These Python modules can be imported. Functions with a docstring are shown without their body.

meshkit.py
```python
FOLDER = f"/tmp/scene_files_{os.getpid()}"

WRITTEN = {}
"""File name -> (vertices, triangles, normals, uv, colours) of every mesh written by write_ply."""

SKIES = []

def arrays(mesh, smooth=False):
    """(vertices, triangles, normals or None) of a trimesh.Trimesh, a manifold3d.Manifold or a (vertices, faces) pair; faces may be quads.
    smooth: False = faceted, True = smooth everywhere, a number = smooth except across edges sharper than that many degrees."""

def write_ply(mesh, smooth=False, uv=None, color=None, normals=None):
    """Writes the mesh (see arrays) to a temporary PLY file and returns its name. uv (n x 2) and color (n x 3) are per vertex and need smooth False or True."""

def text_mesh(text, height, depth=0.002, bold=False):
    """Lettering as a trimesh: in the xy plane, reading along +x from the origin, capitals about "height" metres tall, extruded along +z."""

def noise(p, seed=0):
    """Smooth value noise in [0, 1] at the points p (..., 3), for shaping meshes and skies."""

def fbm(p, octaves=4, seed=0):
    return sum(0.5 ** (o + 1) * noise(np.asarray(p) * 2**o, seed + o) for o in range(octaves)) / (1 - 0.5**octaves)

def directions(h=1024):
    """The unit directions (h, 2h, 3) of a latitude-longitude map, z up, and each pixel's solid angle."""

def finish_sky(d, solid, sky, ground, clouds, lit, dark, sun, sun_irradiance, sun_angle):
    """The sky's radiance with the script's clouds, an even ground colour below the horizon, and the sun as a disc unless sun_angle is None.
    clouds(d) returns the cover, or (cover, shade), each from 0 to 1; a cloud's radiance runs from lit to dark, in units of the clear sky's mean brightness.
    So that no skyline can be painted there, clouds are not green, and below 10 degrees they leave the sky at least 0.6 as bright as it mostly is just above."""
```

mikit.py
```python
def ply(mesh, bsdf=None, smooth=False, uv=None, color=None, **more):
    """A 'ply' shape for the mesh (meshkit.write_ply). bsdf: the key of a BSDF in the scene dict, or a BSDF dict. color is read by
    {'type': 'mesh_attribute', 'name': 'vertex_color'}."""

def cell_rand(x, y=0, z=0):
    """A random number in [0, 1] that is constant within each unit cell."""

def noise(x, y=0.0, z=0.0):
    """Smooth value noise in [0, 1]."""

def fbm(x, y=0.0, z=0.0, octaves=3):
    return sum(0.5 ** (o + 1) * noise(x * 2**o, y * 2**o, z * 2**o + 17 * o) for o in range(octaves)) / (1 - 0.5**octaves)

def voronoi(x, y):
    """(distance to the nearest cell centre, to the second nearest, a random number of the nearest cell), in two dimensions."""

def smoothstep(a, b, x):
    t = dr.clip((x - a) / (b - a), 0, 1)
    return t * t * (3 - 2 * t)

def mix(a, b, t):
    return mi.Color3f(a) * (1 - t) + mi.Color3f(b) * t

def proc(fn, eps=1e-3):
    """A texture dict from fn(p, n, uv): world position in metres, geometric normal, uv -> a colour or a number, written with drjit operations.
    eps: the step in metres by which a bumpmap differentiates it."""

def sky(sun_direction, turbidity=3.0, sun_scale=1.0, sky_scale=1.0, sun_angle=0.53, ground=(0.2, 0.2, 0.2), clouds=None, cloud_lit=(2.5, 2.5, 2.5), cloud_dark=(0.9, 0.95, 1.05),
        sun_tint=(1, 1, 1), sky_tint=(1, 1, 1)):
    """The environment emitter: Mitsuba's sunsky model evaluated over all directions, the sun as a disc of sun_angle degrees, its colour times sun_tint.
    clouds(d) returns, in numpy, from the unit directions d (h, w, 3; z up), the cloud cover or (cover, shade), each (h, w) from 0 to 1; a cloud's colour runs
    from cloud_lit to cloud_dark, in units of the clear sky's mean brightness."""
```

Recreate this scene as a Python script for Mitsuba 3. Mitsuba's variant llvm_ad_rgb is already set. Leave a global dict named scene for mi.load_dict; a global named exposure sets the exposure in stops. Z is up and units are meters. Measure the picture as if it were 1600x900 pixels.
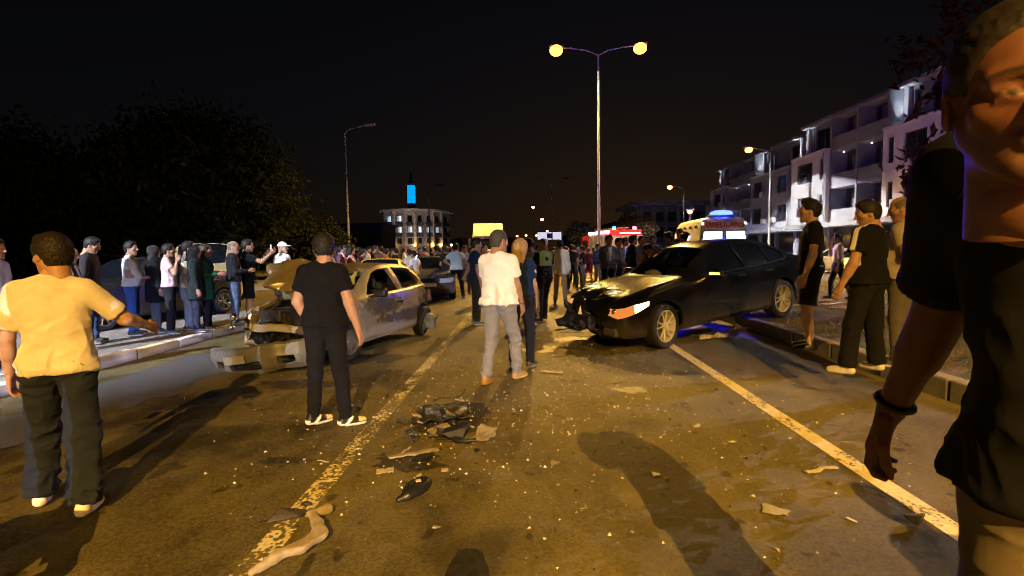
import math, random
import numpy as np, trimesh, mitsuba as mi, mikit, meshkit
import drjit as dr
import manifold3d as m3
from shapely.geometry import Polygon, box as sbox, LineString
from shapely import affinity
from scipy.interpolate import PchipInterpolator

scene, labels = {}, {}
T = mi.ScalarTransform4f
V = lambda *a: np.array(a, float)
def unit(v): v = np.asarray(v, float); return v / np.linalg.norm(v)

# ---------------------------------------------------------------- camera
F, CAMH = 830.0, 1.58
_Y = unit([22, 58, F]); _Z = unit(np.cross(_Y, [1, .016, 0])); _Z = _Z if _Z[1] > 0 else -_Z
_X = np.cross(_Y, _Z); _X = _X if _X[0] > 0 else -_X
_W = np.array([_X, _Y, _Z])                      # rows: world axes in the camera's frame (right, up, forward)
C_R, C_U, C_F = _W[:, 0], _W[:, 1], _W[:, 2]
EYE = V(0, 0, CAMH)
def ray(px, py): return C_F + (px - 800) / F * C_R - (py - 450) / F * C_U
def at(px, py, z=0.0):
    """the point of height z seen at this pixel of the 1600 x 900 photograph"""
    d = ray(px, py); return EYE + d * ((z - CAMH) / d[2])
def aty(px, py, Y):
    d = ray(px, py); return EYE + d * (Y / d[1])
def proj(p):
    q = np.asarray(p, float) - EYE; f = q @ C_F
    return V(800 + F * (q @ C_R) / f, 450 - F * (q @ C_U) / f)
scene['camera'] = {'type': 'perspective', 'fov': math.degrees(2 * math.atan(800 / F)), 'fov_axis': 'x', 'near_clip': 0.05, 'far_clip': 900.0,
                   'to_world': T().look_at(origin=EYE.tolist(), target=(EYE + C_F).tolist(), up=C_U.tolist())}
# ---------------------------------------------------------------- night sky and exposure
exposure = 0.22
scene['sky'] = mikit.sky((0.2, 0.9, 0.02), turbidity=3, sun_scale=0.0, sky_scale=0.085, sky_tint=(0.75, 0.85, 1.7), ground=(0.1, 0.08, 0.05))
scene['sky']['sampling_weight'] = 1.0
SODIUM = V(1, .53, .10)

# ---------------------------------------------------------------- materials
def rgb(*c): return {'type': 'rgb', 'value': [float(x) for x in c]}
VC = {'type': 'mesh_attribute', 'name': 'vertex_color'}
def two(b): return {'type': 'twosided', 'bsdf': b}
def mat(name, color=None, rough=.6, metal=0., spec=.4, **k):
    scene[name] = two({'type': 'principled', 'base_color': VC if color is None else (color if isinstance(color, dict) else rgb(*color)), 'roughness': rough, 'metallic': metal, 'specular': spec, **k})
    return name
def srgb(h):
    c = np.array([int(h[i:i + 2], 16) for i in (0, 2, 4)]) / 255.
    return np.where(c < .04045, c / 12.92, ((c + .055) / 1.055) ** 2.4)
mat('cloth', None, .95, 0, .1, sheen=.3)
mat('skin', None, .55, 0, .35)
mat('hair_mat', None, .6, 0, .25)
mat('matte', None, .85, 0, .2)
mat('plastic', None, .42, 0, .4)
mat('rubber', (.015, .015, .016), .75, 0, .3)
mat('chrome', (.75, .75, .76), .18, 1.)
mat('alloy', (.62, .6, .56), .32, 1.)
mat('steel', None, .45, .85)
scene['paint'] = two({'type': 'principled', 'base_color': VC, 'roughness': .38, 'metallic': .25, 'specular': .5, 'clearcoat': 1., 'clearcoat_gloss': .93})
scene['black_paint'] = two({'type': 'principled', 'base_color': VC, 'roughness': .17, 'metallic': 0., 'specular': .3})
scene['clear_glass'] = {'type': 'thindielectric', 'int_ior': 1.5}
mat('dark_glass', (.006, .007, .009), .06, 0, .6)
mat('window_glass', (.012, .013, .018), .08, 0, .6)

# ---------------------------------------------------------------- entries
_taken = {}
def key_of(name, parent=None):
    full = (parent + '__' if parent else '') + name
    if full not in _taken: _taken[full] = 0; return full
    _taken[full] += 1
    return f'{full}_{_taken[full]:03d}'
def thing(name, label, cat, group=None):
    k = key_of(name); labels[k] = {'label': label, 'category': cat}
    if group: labels[k]['group'] = group
    return k
def colored(mesh, color):
    n = len(mesh.vertices)
    if callable(color): return np.clip(color(np.asarray(mesh.vertices)), 0, 1)
    return np.tile(np.asarray(color, float), (n, 1))
def tm(mesh):
    if hasattr(mesh, 'to_mesh'):
        m = mesh.to_mesh(); return trimesh.Trimesh(np.array(m.vert_properties[:, :3], float), np.array(m.tri_verts), process=False)
    if isinstance(mesh, (list, tuple)): return trimesh.util.concatenate([tm(x) for x in mesh])
    return mesh
def put(name, mesh, bsdf, parent=None, color=None, smooth=False, label=None, M=None, emit=None, weight=.05, kind=None, cat=None, group=None):
    """one entry of the scene; color makes vertex colours (then smooth angles split the mesh first)"""
    mesh = tm(mesh)
    if color is not None and smooth is not False and smooth is not True:
        mesh = trimesh.graph.smooth_shade(mesh, angle=np.radians(smooth), facet_minarea=None); smooth = True
    vc = None if color is None else colored(mesh, color)          # in the part's own frame
    if M is not None: mesh = mesh.copy(); mesh.apply_transform(M)
    k = key_of(name, parent)
    d = mikit.ply(mesh, bsdf, smooth=smooth, color=vc)
    if emit is not None: d['emitter'] = {'type': 'area', 'radiance': rgb(*emit), 'sampling_weight': float(weight)}
    scene[k] = d
    e = {}
    if label: e['label'] = label
    if kind: e['kind'] = kind
    if cat: e['category'] = cat
    if group: e['group'] = group
    if e: labels[k] = e
    return k
def emitter_bsdf(): return {'type': 'diffuse', 'reflectance': rgb(0, 0, 0)}
scene['lamp_black'] = {'type': 'diffuse', 'reflectance': rgb(.02, .02, .02)}

# ---------------------------------------------------------------- mesh helpers
def bx(x0, x1, y0, y1, z0, z1):
    m = trimesh.creation.box((x1 - x0, y1 - y0, z1 - z0)); m.apply_translation(((x0 + x1) / 2, (y0 + y1) / 2, (z0 + z1) / 2)); return m
def rbox(x0, x1, y0, y1, z0, z1, r=.02, seg=8):
    r = min(r, .49 * min(x1 - x0, y1 - y0, z1 - z0))
    s = m3.Manifold.sphere(r, seg)
    return m3.Manifold.batch_hull([s.translate((x, y, z)) for x in (x0 + r, x1 - r) for y in (y0 + r, y1 - r) for z in (z0 + r, z1 - r)])
def rod(a, b, ra, rb=None, n=10):
    rb = ra if rb is None else rb
    a, b = np.asarray(a, float), np.asarray(b, float); d = b - a; L = np.linalg.norm(d)
    c = tm(m3.Manifold.cylinder(L, ra, rb, n))
    M = trimesh.geometry.align_vectors([0, 0, 1], d / L); M[:3, 3] = a; c.apply_transform(M); return c
def cylx(r, w, n=32): return m3.Manifold.cylinder(w, r, r, n).translate((0, 0, -w / 2)).rotate((90, 0, 0))      # axis along y
def prism(pts, a, b, axis='y'):
    """polygon (x,z) extruded along y from a to b, or (x,y) along z"""
    p = Polygon(pts).buffer(0) if not isinstance(pts, Polygon) else pts
    cs = m3.CrossSection([np.array(p.exterior.coords)[:-1].tolist()] + [np.array(h.coords)[:-1].tolist() for h in p.interiors], m3.FillRule.EvenOdd)
    e = m3.Manifold.extrude(cs, b - a)
    return e.translate((0, 0, a)) if axis == 'z' else e.rotate((90, 0, 0)).translate((0, b, 0))
def pose(x, y, z=0, yaw=0, pitch=0, roll=0):
    """yaw about z (0 = as built), then pitch about the local y and roll about the local x"""
    R = trimesh.transformations.euler_matrix
    M = trimesh.transformations.rotation_matrix(yaw, [0, 0, 1]) @ trimesh.transformations.rotation_matrix(pitch, [0, 1, 0]) @ trimesh.transformations.rotation_matrix(roll, [1, 0, 0])
    M[:3, 3] = (x, y, z); return M
def crumple(mesh, amp, scale, seed=0, lim=None, length=None, keep=None):
    m = tm(mesh).copy()
    if length: 
        v, f = trimesh.remesh.subdivide_to_size(m.vertices, m.faces, length, max_iter=12); m = trimesh.Trimesh(v, f)
    v = np.array(m.vertices); w = 1. if keep is None else keep(v)[:, None]
    n = np.stack([meshkit.fbm(v * scale + 31 * i, 3, seed + i) for i in range(3)], 1) - .5
    m.vertices = v + 2 * amp * n * w; return m
# ---------------------------------------------------------------- implicit surfaces, for bodies and clothes
class Field:
    def __init__(s, lo, hi, res):
        s.lo, s.res = np.asarray(lo, float), res
        s.n = np.maximum(3, np.ceil((np.asarray(hi) - s.lo) / res).astype(int) + 1)
        s.D = np.full(s.n, .12, np.float32)
        s.ax = [(s.lo[i] + res * np.arange(s.n[i])).astype(np.float32) for i in range(3)]
    def sub(s, lo, hi):
        i0 = np.clip(np.floor((np.asarray(lo) - s.lo) / s.res).astype(int), 0, s.n); i1 = np.clip(np.ceil((np.asarray(hi) - s.lo) / s.res).astype(int) + 1, 0, s.n)
        sl = tuple(slice(a, b) for a, b in zip(i0, i1))
        if any(a >= b for a, b in zip(i0, i1)): return None, None
        return sl, (s.ax[0][sl[0]][:, None, None], s.ax[1][sl[1]][None, :, None], s.ax[2][sl[2]][None, None, :])
    def merge(s, sl, d, k, carve=False):
        D = s.D[sl]
        if carve:
            h = np.clip(.5 - .5 * (D + d) / k, 0, 1); s.D[sl] = D + (-d - D) * h + k * h * (1 - h)
        else:
            h = np.clip(.5 + .5 * (D - d) / k, 0, 1); s.D[sl] = D + (d - D) * h - k * h * (1 - h)
    def rc(s, a, b, ra, rb=None, k=.02, carve=False, cut=None):
        a, b = np.asarray(a, float), np.asarray(b, float); rb = ra if rb is None else rb
        m = max(ra, rb) + .04 + k
        sl, P = s.sub(np.minimum(a, b) - m, np.maximum(a, b) + m)
        if sl is None: return
        ab = b - a; L = max(ab @ ab, 1e-9)
        q = [P[i] - a[i] for i in range(3)]
        t = np.clip((q[0] * ab[0] + q[1] * ab[1] + q[2] * ab[2]) / L, 0, 1)
        d = np.sqrt(sum((q[i] - t * ab[i]) ** 2 for i in range(3))) - (ra + t * (rb - ra))
        if cut is not None:                                   # flat end: keep the side towards a
            c, n = cut; d = np.maximum(d, sum((P[i] - c[i]) * n[i] for i in range(3)))
        s.merge(sl, d.astype(np.float32), k, carve)
    def ell(s, c, r, k=.02, carve=False, R=None):
        c, r = np.asarray(c, float), np.asarray(r, float); m = max(r) + .04 + k
        sl, P = s.sub(c - m, c + m)
        if sl is None: return
        q = [P[i] - c[i] for i in range(3)]
        if R is not None: q = [sum(R[j][i] * q[j] for j in range(3)) for i in range(3)]
        k0 = np.sqrt(sum((q[i] / r[i]) ** 2 for i in range(3))); k1 = np.sqrt(sum((q[i] / r[i] ** 2) ** 2 for i in range(3)))
        s.merge(sl, (k0 * (k0 - 1) / np.maximum(k1, 1e-6)).astype(np.float32), k, carve)
    def plane(s, c, n):
        """keep what lies below the plane"""
        s.D = np.maximum(s.D, sum((s.ax[i] - c[i]).reshape([-1 if j == i else 1 for j in range(3)]) * n[i] for i in range(3)).astype(np.float32))
    def mesh(s):
        return nets(s.D, s.lo, s.res)
def nets(D, lo, res):
    D = np.pad(D, 1, constant_values=.1); lo = lo - res
    I = D < 0; n = np.array(D.shape)
    c = [I[dx:n[0] - 1 + dx, dy:n[1] - 1 + dy, dz:n[2] - 1 + dz] for dx in (0, 1) for dy in (0, 1) for dz in (0, 1)]
    cnt = sum(x.astype(np.int8) for x in c); act = (cnt > 0) & (cnt < 8)
    idx = -np.ones(act.shape, np.int64); cells = np.argwhere(act); idx[act] = np.arange(len(cells))
    acc = np.zeros((len(cells), 3)); num = np.zeros(len(cells))
    corners = np.array([(x, y, z) for x in (0, 1) for y in (0, 1) for z in (0, 1)])
    vals = np.stack([D[tuple((cells + o).T)] for o in corners], 1)
    for i in range(8):
        for j in range(i + 1, 8):
            if np.abs(corners[i] - corners[j]).sum() != 1: continue
            a, b = vals[:, i], vals[:, j]; x = (a < 0) != (b < 0)
            t = np.where(x, a / np.where(x, a - b, 1), 0)
            acc += np.where(x[:, None], corners[i] + t[:, None] * (corners[j] - corners[i]), 0); num += x
    v = lo + res * (cells + acc / num[:, None])
    faces = []
    for ax in range(3):
        b, d = [(1, 2), (2, 0), (0, 1)][ax]
        s0 = [slice(None)] * 3; s1 = [slice(None)] * 3; s0[ax] = slice(0, -1); s1[ax] = slice(1, None)
        x = I[tuple(s0)] != I[tuple(s1)]; e = np.argwhere(x); fl = I[tuple(s0)][x]
        e = e[:, :]; ok = (e[:, b] > 0) & (e[:, d] > 0); e, fl = e[ok], fl[ok]
        eb, ed = np.zeros(3, int), np.zeros(3, int); eb[b] = 1; ed[d] = 1
        q = np.stack([idx[tuple((e - eb - ed).T)], idx[tuple((e - ed).T)], idx[tuple(e.T)], idx[tuple((e - eb).T)]], 1)
        q[~fl] = q[~fl][:, ::-1]
        faces.append(q)
    f = np.vstack(faces); f = np.vstack([f[:, [0, 1, 2]], f[:, [0, 2, 3]]])
    return trimesh.Trimesh(v, f, process=False)
def displace(m, fn):
    n = meshkit.arrays(m, True)[2]; m.vertices = np.asarray(m.vertices) + n * fn(np.asarray(m.vertices))[:, None]; return m
def ridged(p, seed=0): return 1 - np.abs(2 * meshkit.noise(p, seed) - 1)

# ---------------------------------------------------------------- heads, hair and hands: made once, then placed
def head_mesh(res, female=False, jowl=0.):
    f = Field((-.11, -.13, -.21), (.11, .15, .15), res); S = (-1, 1)
    f.ell((0, -.012, .028), (.077, .097, .09), .01)
    f.ell((0, .028, -.04), (.06, .062, .082), .03)
    jw = .05 if female else .054
    for s in S:
        f.rc((s * jw, .0, -.05), (s * .018, .066, -.103), .019 + .012 * jowl, .017, .03)
        f.ell((s * .046, .052, -.022), (.024, .022, .02), .02)                    # cheekbone
        f.rc((s * .012, .088, .02), (s * .045, .068, .02), .011, .01, .014)       # brow
    f.rc((0, .068, -.105), (0, .07, -.1), .018, .018, .02)
    if jowl: f.ell((0, .035, -.105), (.045, .04, .03 + .01 * jowl), .03)
    f.rc((0, -.03, -.05), (0, -.045, -.21), .05 if female else .057, .052 if female else .062, .03)
    for s in S:
        f.ell((s * .032, .096, .0), (.017, .014, .011), .014, carve=True)
    f.rc((0, .088, .012), (0, .112, -.026), .008, .0115, .012)
    f.ell((0, .109, -.029), (.0125, .013, .010), .008)
    for s in S: f.ell((s * .0125, .1, -.031), (.0075, .0095, .008), .006)
    f.rc((-.018, .084, -.0585), (.018, .084, -.0585), .0085, None, .008); f.rc((0, .089, -.059), (0, .089, -.06), .007, None, .008)
    f.rc((-.015, .083, -.0715), (.015, .083, -.0715), .0095, None, .008)
    f.rc((-.024, .094, -.0652), (.024, .094, -.0652), .0026, None, .004, carve=True)
    f.rc((-.02, .09, -.084), (.02, .09, -.084), .007, None, .014, carve=True)
    for s in S:
        f.ell((s * .0315, .0765, -.001), (.0138, .0128, .0128), .003)             # eyeball
        f.rc((s * .018, .0845, .0065), (s * .046, .0765, .0045), .0058, None, .006) # upper lid
        f.rc((s * .02, .0835, -.0105), (s * .044, .077, -.0095), .0046, None, .006)
        R = trimesh.transformations.euler_matrix(.2, 0, s * -.35)[:3, :3]
        f.ell((s * .0805, -.012, -.006), (.0095, .021, .033), .006, R=R)
        f.ell((s * .0875, -.006, -.003), (.007, .0105, .018), .006, carve=True, R=R)
    return f.mesh()
HEADS = {}
def head(res, female=False, jowl=0.):
    r = min((.0035, .0055, .009, .016), key=lambda q: abs(math.log(q / res))); k = (r, female, jowl)
    if k not in HEADS: HEADS[k] = head_mesh(r, female, jowl)
    return HEADS[k].copy()
def face_color(v, skin, hairc, beard=.3, lips=.5, brow=.8):
    """v in the head's frame"""
    c = np.tile(skin, (len(v), 1)); x, y, z = np.abs(v[:, 0]), v[:, 1], v[:, 2]
    def m(d, w=.004): return np.clip(.5 - d / w, 0, 1)[:, None]
    front = (y > .03)
    n = meshkit.fbm(v * 60, 2, 3)[:, None]
    c = c * (.88 + .24 * n)
    red = np.exp(-(((x - .04) / .025) ** 2 + ((z + .03) / .03) ** 2)) * (y > .02) + np.exp(-((x / .016) ** 2 + ((z + .028) / .018) ** 2)) * (y > .08)
    c = c * (1 - red[:, None] * np.array([.0, .18, .2]))
    b = m(np.maximum(z + .045 - .35 * np.maximum(x - .02, 0), -(z + .15)), .02) * (y > -.02)[:, None] * (1 - m(np.hypot(x / 1.6, z + .066) - .014, .006)) * beard
    b = b * np.clip((y[:, None] + .03) / .05, 0, 1)
    c = c * (1 - b) + (.4 * skin + .6 * hairc) * b
    br = m(np.abs(z - (.026 - .25 * np.maximum(x - .036, 0))) - .0042, .004) * m(np.abs(x - .033) - .02, .006) * front[:, None] * brow
    c = c * (1 - br) + hairc * br
    lp = m(np.hypot(x / 2.3, z + .0645) - .0105, .004) * (y > .075)[:, None] * lips
    c = c * (1 - lp) + skin * np.array([.95, .55, .52]) * lp
    ex, ez = x - .0315, z + .001
    e = (np.hypot(ex / 1.5, (ez + .0008) * 1.7) < .0085) & (y > .074)
    c[e] = np.minimum(skin * 1.5, .3) + V(0, .02, .03)
    c[(np.hypot(ex, ez) < .0058) & (y > .075)] = (.05, .025, .012)
    c[(np.hypot(ex, ez) < .0026) & (y > .075)] = (.004, .004, .004)
    return c
def hair_mesh(style, res):
    f = Field((-.15, -.2, -.42), (.15, .16, .19), res)
    if style in ('short', 'crop', 'quiff', 'curly', 'bald', 'bob', 'long', 'tail'):
        t = {'short': .015, 'crop': .006, 'quiff': .012, 'curly': .022, 'bald': .006, 'bob': .016, 'long': .016, 'tail': .012}[style]
        f.ell((0, -.014, .03), (.0775 + t, .0975 + t, .092 + t), .01)
        f.ell((0, -.045, -.02), (.066 + t * .6, .055 + t * .5, .075), .03)
        if style == 'quiff': f.rc((-.035, .06, .11), (.04, .055, .115), .022, .026, .03)
        if style == 'short': f.rc((-.03, .045, .105), (.035, .045, .105), .02, .02, .03)
        if style == 'curly':
            rr = random.Random(4)
            for _ in range(60):
                a, e = rr.uniform(0, 6.28), rr.uniform(0, 1.45); f.ell((.088 * math.cos(a) * math.cos(e), -.02 + .1 * math.sin(a) * math.cos(e), .04 + .1 * math.sin(e)), (.018,) * 3, .008)
        if style in ('long', 'bob'):
            L = -.34 if style == 'long' else -.15
            f.rc((0, -.08, .02), (0, -.135, L), .07, .05 if style == 'long' else .06, .03)
            for s in (-1, 1): f.rc((s * .06, -.03, .0), (s * .075, -.065, L + .03), .036, .03, .03)
        if style == 'tail': f.rc((0, -.11, .04), (0, -.15, -.2), .03, .018, .02)
        # the face and the ears stay free
        f.ell((0, .112, -.045), (.1, .092, .132 if style != 'bald' else .2), .03, carve=True)
        if style not in ('long', 'bob', 'tail'):
            for s in (-1, 1): f.ell((s * .08, .012, -.045), (.04, .05, .055), .008, carve=True)
            f.plane((0, 0, -.075), (0, 0, -1))
            f.ell((0, -.02, -.14), (.1, .1, .062), .01, carve=True)
        if style == 'bald': f.ell((0, .03, .12), (.085, .11, .07), .01, carve=True)
        if style in ('crop', 'bald'):  f.ell((0, .1, .03), (.1, .045, .05), .01, carve=True)
    elif style == 'scarf':
        f.ell((0, -.014, .025), (.098, .118, .112), .01); f.rc((0, -.04, -.05), (0, -.04, -.2), .085, .1, .04); f.rc((0, .03, -.13), (0, .02, -.19), .06, .09, .04)
        f.ell((0, .11, -.015), (.062, .075, .09), .01, carve=True)
    elif style == 'cap':
        f.ell((0, -.012, .03), (.086, .106, .102), .01); f.plane((0, 0, .035), (0, 0, -1)); f.ell((0, .1, .042), (.07, .085, .008), .01)
    m = f.mesh()
    if style in ('short', 'quiff', 'curly', 'long', 'bob', 'tail', 'crop', 'bald'):
        a = {'crop': .0012, 'bald': .0012, 'long': .004, 'bob': .003}.get(style, .003)
        s = (75, 75, 9) if style in ('long', 'bob', 'tail') else (95, 30, 55)
        displace(m, lambda p: a * 2 * (ridged(p * np.array(s), 5) - .6) + a * (meshkit.noise(p * 150, 8) - .5))
    return m
HAIRS = {}
def hair(style, res):
    r = min((.004, .007, .014), key=lambda q: abs(math.log(q / res)))
    if (style, r) not in HAIRS: HAIRS[style, r] = hair_mesh(style, r)
    return HAIRS[style, r].copy()
def hand_mesh(curl, res=.0032, spread=.06):
    """right hand, wrist at the origin, fingers along -z, palm facing -x, thumb towards +y"""
    f = Field((-.075, -.07, -.21), (.05, .085, .03), res)
    f.rc((0, -.004, .03), (0, 0, -.01), .026, .024, .01)
    for y, r in ((-.026, .0145), (-.009, .0155), (.009, .016), (.025, .0155)): f.rc((0, y * .75, -.015), (-.002, y, -.085), r, r * .85, .012)
    L = (.068, .083, .088, .08); Y = (-.03, -.011, .0085, .028); Rr = (.0075, .0085, .0088, .0085)
    for i in range(4):
        p = V(-.002, Y[i], -.088); a = .25 * curl + .05; sp = (i - 1.5) * spread
        for j, (fr, da) in enumerate(((.46, .9), (.30, 1.15), (.24, .7))):
            q = p + L[i] * fr * V(-math.sin(a), math.sin(sp), -math.cos(a)); f.rc(p, q, Rr[i] * (1 - .08 * j), Rr[i] * (.93 - .08 * j), .004); p = q; a += da * curl
    p = V(-.006, .024, -.028); q = V(-.022, .046, -.062); r = V(-.03 - .012 * curl, .052 - .008 * curl, -.094); t = V(-.034 - .024 * curl, .05 - .022 * curl, -.118)
    f.rc(p, q, .0165, .0115, .012); f.rc(q, r, .011, .0098, .005); f.rc(r, t, .0098, .008, .004)
    return f.mesh()
HANDS = {}
def hand(curl, res):
    r = min((.0032, .005, .009), key=lambda q: abs(math.log(q / res)))
    if (curl, r) not in HANDS: HANDS[curl, r] = hand_mesh(curl, r)
    return HANDS[curl, r].copy()

# ---------------------------------------------------------------- poses (x: person's right, y: forward, z: up; arms mirrored for the left)
ARM = {'hang': ((.2, .0, -1), (.1, .2, -1)), 'loose': ((.28, -.12, -1), (.12, .22, -1)), 'swing_f': ((.15, .3, -1), (.0, .62, -.8)), 'swing_b': ((.2, -.4, -1), (.12, -.12, -1)),
       'clasp': ((.22, .05, -1), (-.72, .72, -.22)), 'behind': ((.3, -.3, -1), (-.6, -.45, -.6)), 'ear': ((.35, .5, -.75), (-.42, .15, .95)), 'up': ((.3, .75, -.35), (-.1, .72, .62)),
       'hold': ((.2, .1, -1), (-.22, .95, .05)), 'hip': ((.75, -.2, -.8), (-.75, .25, -.6)), 'cross': ((.25, .25, -1), (-.95, .35, .12)), 'point': ((.75, .45, -.55), (.5, .75, -.3)),
       'pocket': ((.3, -.12, -1), (-.12, .3, -1)), 'low': ((.1, .25, -1), (-.05, .5, -.85)), 'out': ((.85, .25, -.5), (.72, .5, -.35))}
LEG = {'stand': ((.04, .02, -1), (.03, -.05, -1)), 'wide': ((.16, .03, -1), (.14, -.05, -1)), 'fwd': ((.02, .34, -1), (.02, .02, -1)), 'back': ((.03, -.16, -1), (.03, -.42, -1)), 'mid': ((.05, .12, -1), (.03, -.1, -1)),
       'push': ((.03, -.3, -1), (.03, -.55, -1))}
SK = {'fair': V(.42, .25, .17), 'tan': V(.33, .185, .115), 'olive': V(.28, .155, .092)}
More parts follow.
